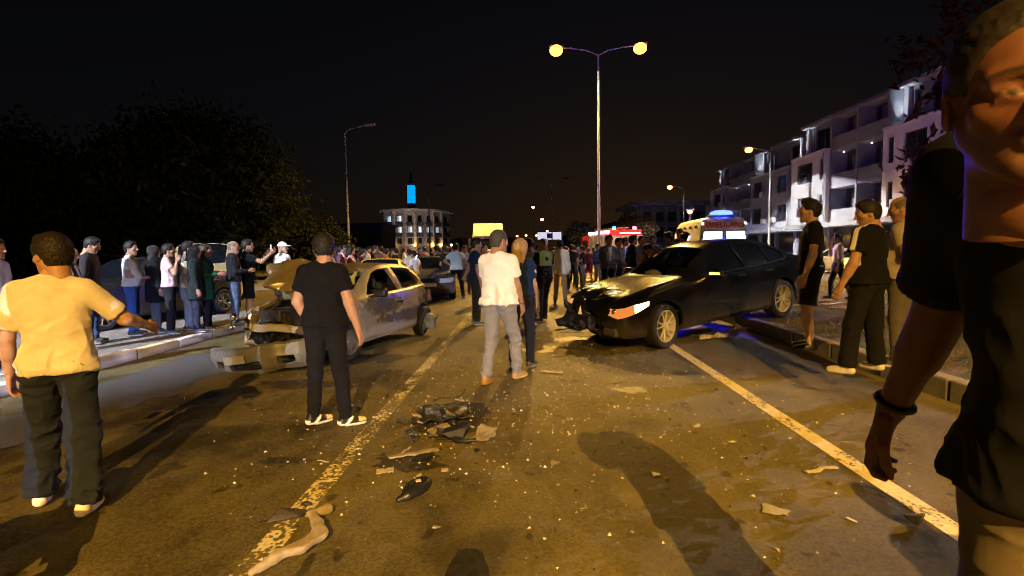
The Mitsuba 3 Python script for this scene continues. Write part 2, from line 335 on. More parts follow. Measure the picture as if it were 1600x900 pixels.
def person(pos, face, h=1.75, label='', legs=('stand', 'stand'), arms=('hang', 'hang'), lean=0., side=0., twist=0., look=(0., 0.), bulk=1., belly=0., skin='tan', hairstyle='short', hairc=(.012, .009, .007), hair_label=None,
           top=(.02, .02, .022), top_fn=None, sleeve=.62, top_name='shirt', hem=.0, loose=1., bottom=(.02, .02, .025), bottom_fn=None, shorts=False, flare=0., skirt=False, shoes=(.05, .05, .05), shoe_fn=None, sole=(.5, .5, .5), res=.012, female=False,
           jowl=0., beard=.35, fold=1., group=None, tuck=False, hands=(.45, .45), belt=None, open_jacket=None, seed=1, name='person', watch=None, fold_fn=None, head_shift=(0, 0, 0), feet=True, neck=0., toe=(0., 0.), hs=1.05, collar=0.):
    s = h / 1.75; rnd = random.Random(seed); skinc = SK[skin] if isinstance(skin, str) else V(*skin)
    key = thing(name, label, 'person', group)
    J = {}
    for i, sx in ((0, 1), (1, -1)):
        th, sh = [unit(np.array(LEG[legs[i]][j] if isinstance(legs[i], str) else legs[i][j]) * V(sx, 1, 1)) for j in (0, 1)]
        J['hip', i] = V(sx * .092, 0, .92); J['knee', i] = J['hip', i] + .43 * th; J['ank', i] = J['knee', i] + .415 * sh
    low = min(J['ank', 0][2], J['ank', 1][2]) - .078
    Rl = trimesh.transformations.euler_matrix(-lean, side, twist, 'sxyz')[:3, :3]; P0 = V(0, 0, .97)
    up = lambda p: P0 + Rl @ (np.asarray(p, float) - P0)
    for i, sx in ((0, 1), (1, -1)):
        ua, fa = [unit(np.array(ARM[arms[i]][j] if isinstance(arms[i], str) else arms[i][j]) * V(sx, 1, 1)) for j in (0, 1)]
        w = (.152 if female else .172) * (.6 + .4 * bulk)
        J['sho', i] = V(sx * w, -.01, 1.41); J['elb', i] = J['sho', i] + .285 * ua; J['wri', i] = J['elb', i] + .25 * fa
        for k in ('sho', 'elb', 'wri'): J[k, i] = up(J[k, i])
    for k in J: J[k] = J[k] - V(0, 0, low)
    P0 = P0 - V(0, 0, low)
    hc = up(V(0, .03 + neck, 1.632) + P0 - V(0, 0, .97) - P0 + V(0, 0, .97)) if False else P0 + Rl @ V(0, .03 + neck, 1.632 - .97)
    hc = hc + np.array(head_shift)
    U = lambda x, y, z: P0 + Rl @ V(x, y, z - .97)
    allp = np.array([*J.values(), hc, U(0, 0, 1.4)]); lo, hi = allp.min(0) - .17, allp.max(0) + .17
    b = bulk
    def torso(f, o, hemz=.9, k=.03):
        f.rc(U(0, -.012, 1.385), U(0, .0, 1.2), .094 * b + o, .1 * b + o, k)
        for sx in (1, -1):
            f.rc(U(sx * .082 * b, .0, 1.315), U(sx * .06 * b, .012 + belly * .4, 1.1), .102 * b + o, (.094 + belly * .5) * b + o, k)
            f.rc(U(sx * .06 * b, .012 + belly * .4, 1.1), U(sx * .075 * b, 0, .95), (.094 + belly * .5) * b + o, .108 * b + o, k)
            f.rc(U(sx * .03, -.02, 1.462), J['sho', 0 if sx == 1 else 1] + Rl @ V(-sx * .015, 0, .005), .05 + o, .05 * b + o, .035)
            if female: f.ell(U(sx * .07, .08, 1.28), V(.065, .05, .06) + o, .03)
    def arm(f, i, o, t0=0, t1=2, k=.02, oe=None, cutoff=None):
        S, E, W = J['sho', i], J['elb', i], J['wri', i]; q = (.5 + .5 * b) * (.88 if female else 1)
        oe = o if oe is None else oe
        if t1 <= 1:
            e = S + (E - S) * t1; n = unit(E - S); f.rc(S, e + n * .05, .056 * q + o, (.056 - .012 * t1) * q + oe + .004, .03, cut=(e, n)); return
        f.rc(S, E, .056 * q + o, .041 * q + (o + oe) / 2, .03)
        e = E + (W - E) * (t1 - 1); n = unit(W - E); f.rc(E, e + n * (.05 if t1 < 1.98 else 0), .042 * q + (o + oe) / 2, .029 * q + oe, k, cut=(e, n) if t1 < 1.98 else None)
        if o == 0: f.rc(E, E + (W - E) * .45, .043 * q, .041 * q, k)
    # --- the body: one mesh; head and hands finer
    Mw = pose(pos[0], pos[1], pos[2], -face) @ np.diag([s, s, s, 1])
    f = Field(lo, hi, res / s)
    torso(f, -.022); g = 0 if shorts or skirt else .014
    for i in (0, 1): arm(f, i, 0)
    for i in (0, 1):
        f.rc(J['hip', i], J['knee', i], .075 * b, .054 - g, .03); f.rc(J['knee', i], J['knee', i] + .4 * (J['ank', i] - J['knee', i]), .053 - g, .055 - g, .03); f.rc(J['knee', i] + .4 * (J['ank', i] - J['knee', i]), J['ank', i], .055 - g, .036, .03)
    f.rc(U(0, -.02, 1.42), hc + Rl @ V(0, -.03, -.13), .06, .052 if female else .058, .03)
    body = f.mesh(); colors = [np.tile(skinc, (len(body.vertices), 1)) * (.9 + .2 * meshkit.fbm(np.asarray(body.vertices) * 25, 2, seed))[:, None]]
    Rh = trimesh.transformations.euler_matrix(look[1], 0, -look[0], 'sxyz')[:3, :3]
    Rh = Rl @ trimesh.transformations.rotation_matrix(-look[0], [0, 0, 1])[:3, :3] @ trimesh.transformations.rotation_matrix(-look[1], [1, 0, 0])[:3, :3]
    Mh = np.eye(4); Mh[:3, :3] = Rh * hs; Mh[:3, 3] = hc
    hd = head(res * .55, female, jowl); hv = np.asarray(hd.vertices)
    colors.append(face_color(hv, skinc, np.array(hairc) * 1.0, 0 if female else beard)); hd.apply_transform(Mh)
    parts = [body, hd]
    for i in (0, 1):
        if hands[i] is None: continue
        hm = hand(hands[i], res * .42)
        if i == 1: hm.vertices = np.asarray(hm.vertices) * V(-1, 1, 1); hm.invert()
        d = unit(J['wri', i] - J['elb', i]); z = -d; fw = Rl @ V(0, 1, 0) if abs(d @ (Rl @ V(0, 1, 0))) < .75 else Rl @ V(0, .3, 1)
        y = unit(fw - (fw @ z) * z); x = np.cross(y, z); Mx = np.eye(4); Mx[:3, 0], Mx[:3, 1], Mx[:3, 2], Mx[:3, 3] = x, y, z, J['wri', i]
        hm.apply_transform(Mx); parts.append(hm); colors.append(np.tile(skinc * V(1.02, .95, .93), (len(hm.vertices), 1)))
    cc = np.vstack(colors); body = trimesh.util.concatenate(parts)
    put('body', body, 'skin', key, lambda v: cc, True, M=Mw)
    if hairstyle:
        hm = hair(hairstyle, res * .6)
        hm.apply_transform(Mh)
        nm = {'cap': 'cap', 'scarf': 'headscarf'}.get(hairstyle, 'hair')
        put(nm, hm, 'cloth' if nm != 'hair' else 'hair_mat', key, hairc, True, M=Mw, label=hair_label)
    # --- top
    f = Field(lo, hi, res / s); o = .008 + .006 * loose
    hemz = .93 - hem if not tuck else 1.0
    torso(f, o)
    for sx in (1, -1): f.rc(U(sx * .07 * b, .005, 1.0), U(sx * (.076 * b + .01 * loose), .002, hemz - .05), .11 * b + o, .115 * b + o + .008 * loose + belly * .3, .03)
    f.plane(U(0, 0, hemz), Rl @ V(0, 0, -1))
    for i in (0, 1): arm(f, i, .01 + .007 * loose, t1=sleeve, oe=(.01 + .009 * loose) if sleeve < 1 else .008)
    f.ell(U(0, .012 + .4 * neck, (1.555 if sleeve < 1 else 1.565) + collar), (.066, .074, .075), .01, carve=True)
    t = f.mesh(); ph = rnd.uniform(0, 50); A = .011 * fold
    iU = lambda p: (p - P0) @ Rl + V(0, 0, .97)
    def topfold(p):
        q = iU(p); lowness = np.clip((1.4 - q[:, 2]) / .35, .15, 1.)
        w = meshkit.fbm(p * 4 + ph, 2, seed)[:, None] * 1.6
        a = ridged(q * V(13, 13, 4.2) + w + ph, seed) ** 1.5; c = ridged(q * V(7, 7, 15) + 1.6 * w + 9 + ph, seed + 3) ** 2
        d = ridged(q * V(11, 11, 9) @ trimesh.transformations.rotation_matrix(.8, [0, 1, 0])[:3, :3] + 1.4 * w + 3 + ph, seed + 4) ** 3
        return A * lowness * ((a - .45) * .8 + (c - .4) * .5 + (d - .3) * .9) - .001
    displace(t, topfold)
    q = iU(np.asarray(t.vertices))
    tc = top_fn(q, J, iU) if top_fn else np.tile(np.array(top, float), (len(q), 1))
    tc = tc * (.93 + .14 * meshkit.fbm(q * 30 + ph, 2, seed))[:, None]
    put(top_name, t, 'cloth', key, lambda v: tc, True, M=Mw)
    # --- bottom
    f = Field((lo[0] - .05, lo[1] - .05, -.02), (hi[0] + .05, hi[1] + .05, P0[2] + .14), res / s); wst = P0[2] + (.07 if tuck else .04)
    for sx in (1, -1): f.rc(V(sx * .07 * b, .006 + belly * .3, wst - .02), V(sx * .082 * b, -.004, P0[2] - .03), .094 * b + .006 + belly * .25, .106 * b + .008, .03)
    for i in (0, 1):
        H, K, N = J['hip', i], J['knee', i], J['ank', i]
        if shorts:
            e = H + (K - H) * .88; n = unit(K - H); f.rc(H, e + n * .05, .094 * b, .085 + .01 * loose, .03, cut=(e, n))
        else:
            f.rc(H, K, .09 * b + .006, .066 + flare * .6, .035)
            e = K + (N - K) * .99; n = unit(N - K); f.rc(K, e + n * .04, .066 + flare * .6, .052 + flare, .03, cut=(e, n))
    if skirt: f.rc((J['hip', 0] + J['hip', 1]) / 2, (J['ank', 0] + J['ank', 1]) / 2 + V(0, 0, .12), .13, .2, .05)
    f.plane(V(0, 0, wst), V(0, 0, 1))
    t = f.mesh()
    kz = (J['knee', 0][2] + J['knee', 1][2]) / 2
    def botfold(p):
        w = meshkit.fbm(p * 5 + ph, 2, seed + 5)[:, None] * 1.5
        a = ridged(p * V(9, 9, 5) + w + ph, seed + 1) ** 1.5; c = ridged(p * V(6, 6, 19) + 1.8 * w + ph, seed + 2) ** 2
        m = np.exp(-((p[:, 2] - kz) / .12) ** 2) * .7 + np.exp(-((p[:, 2] - .14) / .11) ** 2) * 1.1 + np.exp(-((p[:, 2] - .86) / .1) ** 2) * .6
        d = ridged(p * V(10, 10, 11) @ trimesh.transformations.rotation_matrix(.7, [0, 1, 0])[:3, :3] + 1.4 * w + ph, seed + 4) ** 3
        return A * ((a - .45) * .55 + (c - .4) * m + (d - .3) * (.35 + .5 * m))
    displace(t, botfold)
    q = np.asarray(t.vertices); bc = bottom_fn(q) if bottom_fn else np.tile(np.array(bottom, float), (len(q), 1))
    bc = bc * (.88 + .24 * meshkit.fbm(q * 22 + ph, 2, seed))[:, None]
    put('skirt' if skirt else 'shorts' if shorts else 'trousers', t, 'cloth', key, lambda v: bc, True, M=Mw)
    if belt is not None:
        put('belt', rbelt(P0, wst, b, belly), 'plastic', key, belt, True, M=Mw)
    # --- shoes
    for i, sx in ((0, 1), (1, -1)) if feet else ():
        N, K = J['ank', i], J['knee', i]; sh = unit(N - K); f = Field((-.08, -.13, -.02), (.08, .24, .14), min(res / s, .012))
        f.rc((0, -.045, .045), (0, .11, .034), .036, .034, .02); f.rc((.0, .03, .04), (-.004, .15, .032), .042, .034, .02); f.rc((0, -.03, .05), (0, -.02, .1), .036, .04, .02)
        f.rc((0, .02, .06), (0, .07, .05), .036, .03, .02)
        f.plane((0, 0, 0.002), (0, 0, -1))
        for c in ((0, -.045, .014), (0, .05, .014)): pass
        t = f.mesh(); v = np.asarray(t.vertices).copy()
        v[:, 0] *= 1 + .1 * (v[:, 2] < .028)
        t.vertices = v; c = np.where((v[:, 2] < .03)[:, None], np.array(sole, float), np.array(shoe_fn(v, sx) if shoe_fn else shoes, float))
        pit = math.atan2(sh[1], -sh[2]); pit = max(pit, 0) if N[2] < .1 else pit     # heel lifts when the shin leans back
        lift = math.atan2(-sh[1], -sh[2]); R = trimesh.transformations.rotation_matrix(-sx * .16 - toe[i], [0, 0, 1]) @ (trimesh.transformations.rotation_matrix(-max(0, lift - .12) * .8 if N[2] > .1 else 0, [1, 0, 0]))
        R[:3, 3] = (N[0], N[1], N[2] - .078); t.apply_transform(R)
        put('shoe', t, 'plastic', key, lambda v: c, True, M=Mw)
    return key, (lambda q: (Mw @ np.append(q, 1))[:3]), J, U, Mw
def rbelt(P0, z, b, belly):
    f = Field(V(-.3, -.3, z - .04), V(.3, .3, z + .04), .01)
    for sx in (1, -1): f.rc(V(sx * .07 * b, .006 + belly * .3, z - .03), V(sx * .07 * b, .006 + belly * .3, z), .112 * b + .012 + belly * .3, None, .03)
    f.plane(V(0, 0, z + .005), V(0, 0, 1)); f.plane(V(0, 0, z - .038), V(0, 0, -1)); return f.mesh()
# ---------------------------------------------------------------- cars: x runs from the front bumper to the rear, y < 0 is the car's left
def shell(st, off=0., N=64):
    st = np.array(st, float); x = np.linspace(0, 1, N); x = st[0, 0] + (st[-1, 0] - st[0, 0]) * (.5 - .5 * np.cos(np.pi * x)) * .35 + (st[-1, 0] - st[0, 0]) * x * .65
    zb, w, zt, zr, wr = [PchipInterpolator(st[:, 0], st[:, i])(x) for i in range(1, 6)]
    if off: x = x + np.linspace(off, -off, N); zb, w, zr, wr, zt = zb + off, w - off, zr - off * 1.1, wr - off, zt - off * .3
    zr = np.maximum(zr, zb + .05)
    rings = []
    for i in range(N):
        b, W, t, r, q = zb[i], w[i], zt[i], zr[i], wr[i]; t = min(t, r - .006); h = r - t; g = .93 * W
        half = [(.0, b), (.8 * W, b), (.94 * W, b + .03), (.99 * W, b + .1), (W, b + .45 * (t - b)), (.992 * W, b + .72 * (t - b)), (.972 * W, b + .9 * (t - b)), (.945 * W, t),
                (g + (q - g) * .1, t + .06 * h), (g + (q - g) * .55, t + .5 * h), (q, t + .82 * h), (q * .9, t + .94 * h), (q * .68, t + .985 * h), (q * .35, r), (0, r + .004)]
        rings.append([(x[i], y, z) for y, z in half] + [(x[i], -y, z) for y, z in half[-2:0:-1]])
    v = np.array(rings); M = v.shape[1]; pts = v.reshape(-1, 3); f = []
    i, j = np.meshgrid(np.arange(N - 1), np.arange(M), indexing='ij'); i, j = i.ravel(), j.ravel(); k = (j + 1) % M
    a, b2, c, d = i * M + j, i * M + k, (i + 1) * M + k, (i + 1) * M + j
    f = np.vstack([np.stack([a, c, b2], 1), np.stack([a, d, c], 1)])
    c0, c1 = len(pts), len(pts) + 1; pts = np.vstack([pts, v[0].mean(0), v[-1].mean(0)]); j = np.arange(M); k = (j + 1) % M
    f = np.vstack([f, np.stack([np.full(M, c0), j, k], 1), np.stack([np.full(M, c1), (N - 1) * M + k, (N - 1) * M + j], 1)])
    m = m3.Manifold(m3.Mesh(pts.astype(np.float32), f.astype(np.uint32)))
    if m.volume() < 0: m = m3.Manifold(m3.Mesh(pts.astype(np.float32), f[:, ::-1].astype(np.uint32)))
    return m
def tyre_mesh(r, w, ri):
    p = [(ri, -w / 2 + .015), (ri + .015, -w / 2), (r - .035, -w / 2 - .004), (r - .008, -w / 2 + .02), (r, -w / 2 + .045), (r, w / 2 - .045), (r - .008, w / 2 - .02), (r - .035, w / 2 + .004), (ri + .015, w / 2), (ri, w / 2 - .015)]
    m = m3.Manifold.revolve(m3.CrossSection([p]), 40).rotate((90, 0, 0)); return m
def rim_mesh(r, w, style):
    barrel = m3.Manifold.revolve(m3.CrossSection([[(r - .022, -w / 2 + .004), (r, -w / 2 + .002), (r, w / 2 - .01), (r - .014, w / 2 - .01), (r - .03, -w / 2 + .03)]]), 40).rotate((90, 0, 0))
    parts = [barrel, m3.Manifold.cylinder(.05, .062, .05, 20).rotate((90, 0, 0)).translate((0, -w / 2 + .055, 0))]
    if style == 'spoke':
        for i in range(5):
            for s in (-1, 1):
                a = i * 2 * math.pi / 5 + s * .09; b = i * 2 * math.pi / 5 + s * .24
                p, q = V(.035 * math.cos(a), -w / 2 + .034, .035 * math.sin(a)), V((r - .012) * math.cos(b), -w / 2 + .018, (r - .012) * math.sin(b))
                parts.append(rodm(p, q, .017, .012))
    elif style == 'cover':
        parts.append(m3.Manifold.cylinder(.02, r - .02, r - .035, 30).rotate((90, 0, 0)).translate((0, -w / 2 + .04, 0)) - m3.Manifold.batch_boolean([m3.Manifold.cylinder(.2, .022, .022, 10).translate(((r - .06) * math.cos(a), (r - .06) * math.sin(a), -.1)) for a in np.arange(9) * 2 * math.pi / 9], m3.OpType.Add).rotate((90, 0, 0)))
    return tm(parts)
def rodm(a, b, ra, rb): return m3.Manifold.batch_hull([m3.Manifold.sphere(ra, 8).translate(tuple(a)), m3.Manifold.sphere(rb, 8).translate(tuple(b))])
def wheel(key, M, r, w, ri, style, left, rimmat='alloy', rimcol=None, name='wheel', spin=.3):
    wk = key_of(name, key); R = M @ (np.eye(4) if left else np.diag([1, -1, 1, 1])) @ trimesh.transformations.rotation_matrix(spin, [0, 1, 0])
    def fix(m):
        m = tm(m).copy()
        if not left: m.apply_transform(np.diag([1, -1, 1, 1]))    # a mirrored copy keeps its faces outward
        return m
    R = M @ trimesh.transformations.rotation_matrix(spin, [0, 1, 0])
    put('tyre', fix(tyre_mesh(r, w, ri)), 'rubber', wk, None, 30, M=R)
    put('rim', fix(rim_mesh(ri + .004, w, style)), rimmat, wk, rimcol, 30, M=R)
    put('brake_disc', fix(m3.Manifold.cylinder(.02, ri * .72, ri * .72, 24).rotate((90, 0, 0)).translate((0, .03, 0))), 'steel', wk, (.2, .19, .18), 30, M=R)
    return wk
def grow(poly, d): return Polygon(poly).buffer(d, join_style=2)
def body_color(color, dirt=0., dents=(), sill=.35, dust=(.2, .16, .11)):
    color = V(*color)
    def fn(v):
        n = meshkit.fbm(v * 3.1 + 3, 4, 7); m = meshkit.fbm(v * 14, 3, 9)
        low = np.clip((sill + .25 - v[:, 2]) / .35, 0, 1)
        a = np.clip((n - .42) * 3.2 * dirt + low * .9 * min(1, dirt + .25) * (.4 + m), 0, .85)
        c = color * (1 - a)[:, None] + V(*dust) * a[:, None]
        for p, r, col in dents:
            d = np.linalg.norm((v - V(*p)) / V(*r), axis=1) + (m - .5) * 1.1 + (n - .5) * .8; k = np.clip((1.05 - d) / .25, 0, 1) * .85
            c = c * (1 - k)[:, None] + V(*col) * k[:, None]
        return c
    return fn
def build_car(key, M, st, color, wheels, doors=(), side_windows=(), screen=None, rear=None, hood=None, cut=(), arch=.36, dirt=.2, dents=(), warp=None, wheel_r=.31, rim_r=.2, style='spoke', wheel_w=.2, glass='dark_glass', side_glass=None,
              skip_hood=False, N=64, interior=True, fine=.05, rims=('alloy', None), thick=.05, missing_glass=(), paint='paint', wheel_poses=None, skip_wheels=(), cabin=None, glass_gap=.012):
    out = shell(st, 0, N); inner = shell(st, thick, N)
    L = st[-1][0]; halfw = max(s[2] for s in st)
    b = out - inner
    for x, z in wheels:
        for s in (-1, 1):
            b = b - cylx(arch, .5, 40).translate((x, s * (halfw - .12), z))
    gl = shell(st, glass_gap, N) - shell(st, glass_gap + .006, N); g_items = []
    for i, p in enumerate(side_windows):
        for s in (-1, 1):
            a, c = (-2, -.25) if s < 0 else (.25, 2)
            b = b - prism(p, a, c); g_items.append((('side', i, s), gl ^ prism(grow(p, .018), a, c)))
    for nm, p in (('screen', screen), ('rear', rear)):
        if p is None: continue
        zlo = p[1]; pl = p[0]
        b = b - prism(pl, zlo, 3, 'z'); g_items.append(((nm, 0, 0), gl ^ prism(grow(pl, .02), zlo - .02, 3, 'z')))
    wf = (lambda m, k=None: m) if warp is None else (lambda m, k=None: warp(m, k))
    col = body_color(color, dirt, dents)
    panels = []
    if hood is not None:
        hp = prism(hood[0], hood[1], 3, 'z'); hd = b ^ prism(grow(hood[0], -.006), hood[1], 3, 'z'); b = b - hp
        if not skip_hood: panels.append(('hood', hd))
    for i, p in enumerate(doors):
        for s in (-1, 1):
            a, c = (-2, -.3) if s < 0 else (.3, 2)
            panels.append(('door', b ^ prism(grow(p, -.004), a, c))); b = b - prism(p, a, c)
    for c in cut: b = b - c
    dent = lambda m, k: wf(tm(m.refine_to_length(fine)) if warp is not None and hasattr(m, 'refine_to_length') else tm(m), k)
    put('body', dent(b, 'body'), paint, key, col, 24 if warp is not None else 32, M=M)
    for nm, m in panels:
        pm = dent(m, nm)
        if len(pm.faces): put(nm, pm, paint, key, col, 24 if warp is not None else 32, M=M)
    for k, m in g_items:
        if m.is_empty() or k in missing_glass: continue
        nm = {'side': 'side_window', 'screen': 'windscreen', 'rear': 'rear_window'}[k[0]]
        gm = wf(tm(m), nm)
        put(nm, gm, (side_glass or glass) if k[0] == 'side' else glass, key, None, 40, M=M)
    for i, (x, z) in enumerate(wheels):
        for s in (-1, 1):
            if (i, s) in skip_wheels: continue
            P = np.eye(4); P[:3, 3] = (x, s * (halfw - .015 - wheel_w / 2), z)
            if wheel_poses and (i, s) in wheel_poses: P = P @ wheel_poses[i, s]
            wheel(key, M @ P, wheel_r, wheel_w, rim_r, style, s < 0, rims[0], rims[1], spin=.3 + i + .7 * s)
    return out, inner
def seat_mesh(): return [tm(rbox(0, .5, -.24, .24, 0, .16, .05)), tm(rbox(.42, .56, -.23, .23, .1, .66, .05)), tm(rbox(.47, .55, -.13, .13, .68, .86, .04))]
def interior(key, M, x, z, w, col=(.03, .03, .034), n=2):
    for xx in (x, x + .85)[:n]:
        for s in (-1, 1): put('seat', trimesh.util.concatenate(seat_mesh()), 'cloth', key, col, 30, M=M @ pose(xx, s * w, z))
    put('dashboard', rbox(x - .55, x - .2, -w - .3, w + .3, z + .2, z + .45, .06), 'plastic', key, col, 30, M=M)
    t = trimesh.creation.torus(.18, .018, 24, 8); put('steering_wheel', t, 'plastic', key, col, True, M=M @ pose(x - .08, -w, z + .48, 0, math.pi / 2 - .4))
def mirror(key, M, x, y, z, color):
    s = 1 if y > 0 else -1
    k = put('mirror', tm([rbox(x - .02, x + .1, y - .1 if s > 0 else y - .1, y + .1, z, z + .13, .03), rod((x + .04, y - s * .08, z + .02), (x + .02, y - s * .2, z - .01), .02, .03)]), 'paint', key, color, 30, M=M)
    put('mirror_glass', bx(x + .1, x + .106, y - .08, y + .08, z + .02, z + .11), 'chrome', k, M=M)
    return k
def lamp_part(key, name, M, out, plan, z0, z1, color, emit=None, off=.004, depth=.06, mat_='plastic', label=None):
    """a lamp unit let into the skin: the outer skin grown by off, within a side-view polygon"""
    return put(name, out, mat_, key, color if emit is None else None, 30, M=M, emit=emit, label=label)
# ---------------------------------------------------------------- the dark saloon with the smashed nose
def black_saloon(M, G=None):
    key = thing('crashed_saloon', 'black crashed saloon with lit amber headlight and its tail up on the right verge', 'car')
    st = [(0, .36, .60, .58, .64, .45), (.05, .29, .74, .68, .74, .55), (.2, .24, .85, .76, .82, .66), (.5, .22, .91, .83, .89, .70), (.9, .21, .935, .90, .955, .72), (1.35, .21, .945, .965, 1.02, .71), (1.62, .21, .945, .99, 1.07, .68),
          (2.0, .21, .945, 1.01, 1.31, .60), (2.4, .21, .945, 1.02, 1.475, .555), (2.9, .21, .945, 1.03, 1.55, .56), (3.5, .21, .945, 1.04, 1.54, .555), (4.0, .22, .94, 1.05, 1.46, .54), (4.45, .25, .93, 1.06, 1.29, .54), (4.78, .30, .89, 1.06, 1.13, .58), (4.95, .36, .8, 1.0, 1.05, .6), (5.0, .42, .68, .9, .96, .5)]
    fw = [(2.0, 1.045), (2.12, 1.16), (2.36, 1.33), (2.62, 1.42), (2.98, 1.455), (2.98, 1.065)]; rw = [(3.05, 1.065), (3.05, 1.455), (3.4, 1.455), (3.72, 1.42), (3.72, 1.08)]; qw = [(3.78, 1.085), (3.78, 1.41), (4.0, 1.365), (4.26, 1.24), (4.28, 1.15), (4.2, 1.095)]
    scr = ([(1.66, -.60), (1.58, 0), (1.66, .60), (2.38, .50), (2.43, 0), (2.38, -.50)], 1.0); rr = ([(4.02, -.46), (4.0, 0), (4.02, .46), (4.6, .5), (4.64, 0), (4.6, -.5)], 1.1)
    d1 = [(1.9, .30), (1.86, .7), (1.96, 1.04), (2.08, 1.19), (2.36, 1.385), (2.66, 1.475), (3.01, 1.505), (3.01, .30)]; d2 = [(3.02, .30), (3.02, 1.505), (3.45, 1.5), (3.76, 1.46), (3.76, 1.05), (3.7, .75), (3.5, .5), (3.36, .30)]
    hood = ([(.16, -.55), (.1, 0), (.16, .55), (.5, .66), (1.55, .70), (1.5, 0), (1.55, -.70), (.5, -.66)], .62)
    crush = lambda v: np.clip((.75 - v[:, 0]) / .7, 0, 1) * np.clip((v[:, 1] + .75) / .7, 0, 1)
    def warp(m, k):
        m = m.copy(); v = np.array(m.vertices); c = crush(v)
        n = np.stack([meshkit.fbm(v * 5 + 31 * i, 3, 40 + i) for i in range(3)], 1) - .5
        push = np.clip((.95 - v[:, 0]) / .95, 0, 1) ** 1.3 * (.35 + .65 * np.clip((v[:, 1] + .6) / 1.1, 0, 1))
        v[:, 0] += .2 * push
        v += n * c[:, None] * V(.2, .12, .14); v += np.stack([ridged(v * 4.5 + 7 * i, 70 + i) - .5 for i in range(3)], 1) * c[:, None] * V(.17, .08, .12)
        if k == 'hood': v[:, 2] += .1 * np.sin(np.clip(v[:, 0] / 1.5, 0, 1) * math.pi) * (.5 + .5 * np.clip(v[:, 1] + .4, 0, 1)) * .6 + .03 * push
        n2 = np.stack([meshkit.fbm(v * 2.2 + 17 * i, 2, 60 + i) for i in range(3)], 1) - .5
        v += n2 * .012
        m.vertices = v; return m
    grille = m3.Manifold.batch_boolean([rbox(-.1, .34, -.2, .62, .30, .66, .06), rbox(-.1, .3, -.72, -.3, .30, .42, .04)], m3.OpType.Add)
    hl = [(-.0, .60), (.05, .72), (.30, .775), (.62, .80), (.60, .735), (.30, .64), (.05, .585)]
    lampcut = prism(hl, -2, -.42) + prism(hl, .42, 2)
    tl = [(4.68, .82), (4.68, .99), (5.2, .97), (5.2, .82)]
    black = (.004, .0042, .005)
    wp = {(0, -1): pose(0, 0, 0, .16), (0, 1): pose(.08, -.05, 0, .3)}
    out, inner = build_car(key, M, st, black, [(.93, .36), (4.0, .36)], [d1, d2], [fw, rw, qw], scr, rr, hood, cut=[grille, lampcut, prism(tl, -2, 2) - prism(tl, -.45, .45)], arch=.405, dirt=.04, warp=warp, wheel_r=.358, rim_r=.252, wheel_w=.24, style='spoke',
                           glass='clear_glass', side_glass='dark_glass', dents=[((4.3, -.9, .4), (.6, .4, .25), (.05, .045, .036)), ((2.9, -.95, .28), (1.6, .3, .08), (.04, .036, .028))], wheel_poses=wp, fine=.045, paint='black_paint', rims=('plastic', (.55, .53, .5)))
    lens = out ^ prism(hl, -2, -.42)
    lens = tm((lens - inner).refine_to_length(.05)); lens = warp(lens, 'x'); v = lens.triangles_center; on = (v[:, 0] > .36)
    a, b = lens.submesh([np.where(on)[0]], append=True), lens.submesh([np.where(~on)[0]], append=True)
    h = put('headlight', b, 'lamp_black', key, None, 30, M=M, emit=(.75, .22, .04), weight=.3, label='lit headlight glowing amber')
    put('indicator', a, 'lamp_black', h, None, 30, M=M, emit=(9, 3.6, 1.5), weight=1.)
    for y, x in ((-.62, .15), (-.74, .27)):
        cm = trimesh.creation.icosphere(2, .05); cm.apply_translation((x, y - .02, .685)); put('projector', cm, 'chrome', h, None, True, M=M)
    bulb = trimesh.creation.icosphere(2, .035); bulb.apply_translation((.25, -.76, .70)); put('bulb', bulb, 'lamp_black', h, M=M, emit=(12, 4, 1))
    lens = warp(tm(((out - inner) ^ (prism(tl, -2, -.45) + prism(tl, .45, 2)))), 'x'); put('tail_light', lens, 'plastic', key, (.2, .01, .01), 30, M=M)
    # smashed front: carrier, radiator, hanging shreds
    rr = random.Random(3)
    put('radiator', crumple(rbox(.42, .5, -.55, .55, .36, .74, .02), .06, 5, 2, length=.06), 'steel', key, (.03, .03, .032), 30, M=M)
    put('bumper_beam', crumple(tm(rbox(.2, .3, -.62, .6, .46, .56, .03)), .08, 4, 5, length=.06), 'steel', key, (.05, .05, .055), 30, M=M)
    for i in range(7):
        y = rr.uniform(-.35, .8); z = rr.uniform(.28, .7); p = V(.12 + .12 * rr.random() + .12 * max(y, 0), y, z); q = p + V(rr.uniform(-.16, .05), rr.uniform(-.25, .25), rr.uniform(-.22, .05))
        put('bumper_fragment', crumple(tm(m3.Manifold.batch_hull([m3.Manifold.cube((.012, rr.uniform(.1, .3), rr.uniform(.06, .16)), True).rotate((rr.uniform(-40, 40), rr.uniform(-40, 40), rr.uniform(-50, 50))).translate(tuple(p)), m3.Manifold.sphere(.02, 6).translate(tuple(q))])), .05, 7, i, length=.05), 'plastic', key, (.012, .012, .013), 30, M=M)
    put('fog_light_trim', crumple(tm(rbox(.06, .16, -.72, -.42, .30, .44, .03)), .02, 8, 3, length=.05), 'plastic', key, (.06, .06, .062), 30, M=M)
    mk = mirror(key, M, 2.02, -1.03, 1.0, black)
    put('repeater', tm(rbox(2.0, 2.014, -1.13, -.93, 1.055, 1.085, .006)), 'lamp_black', mk, M=M @ pose(-.012, 0, .0), emit=(30, 11, .8), weight=.5)
    mirror(key, M, 2.02, 1.03, 1.0, black)
    # bright trim round the side windows, handles
    line = [(2.0, 1.035), (2.6, 1.045), (3.2, 1.055), (3.8, 1.068), (4.2, 1.085), (4.31, 1.15), (4.28, 1.255), (4.05, 1.375)]
    sh = shell(st, -.004) - shell(st, .012)
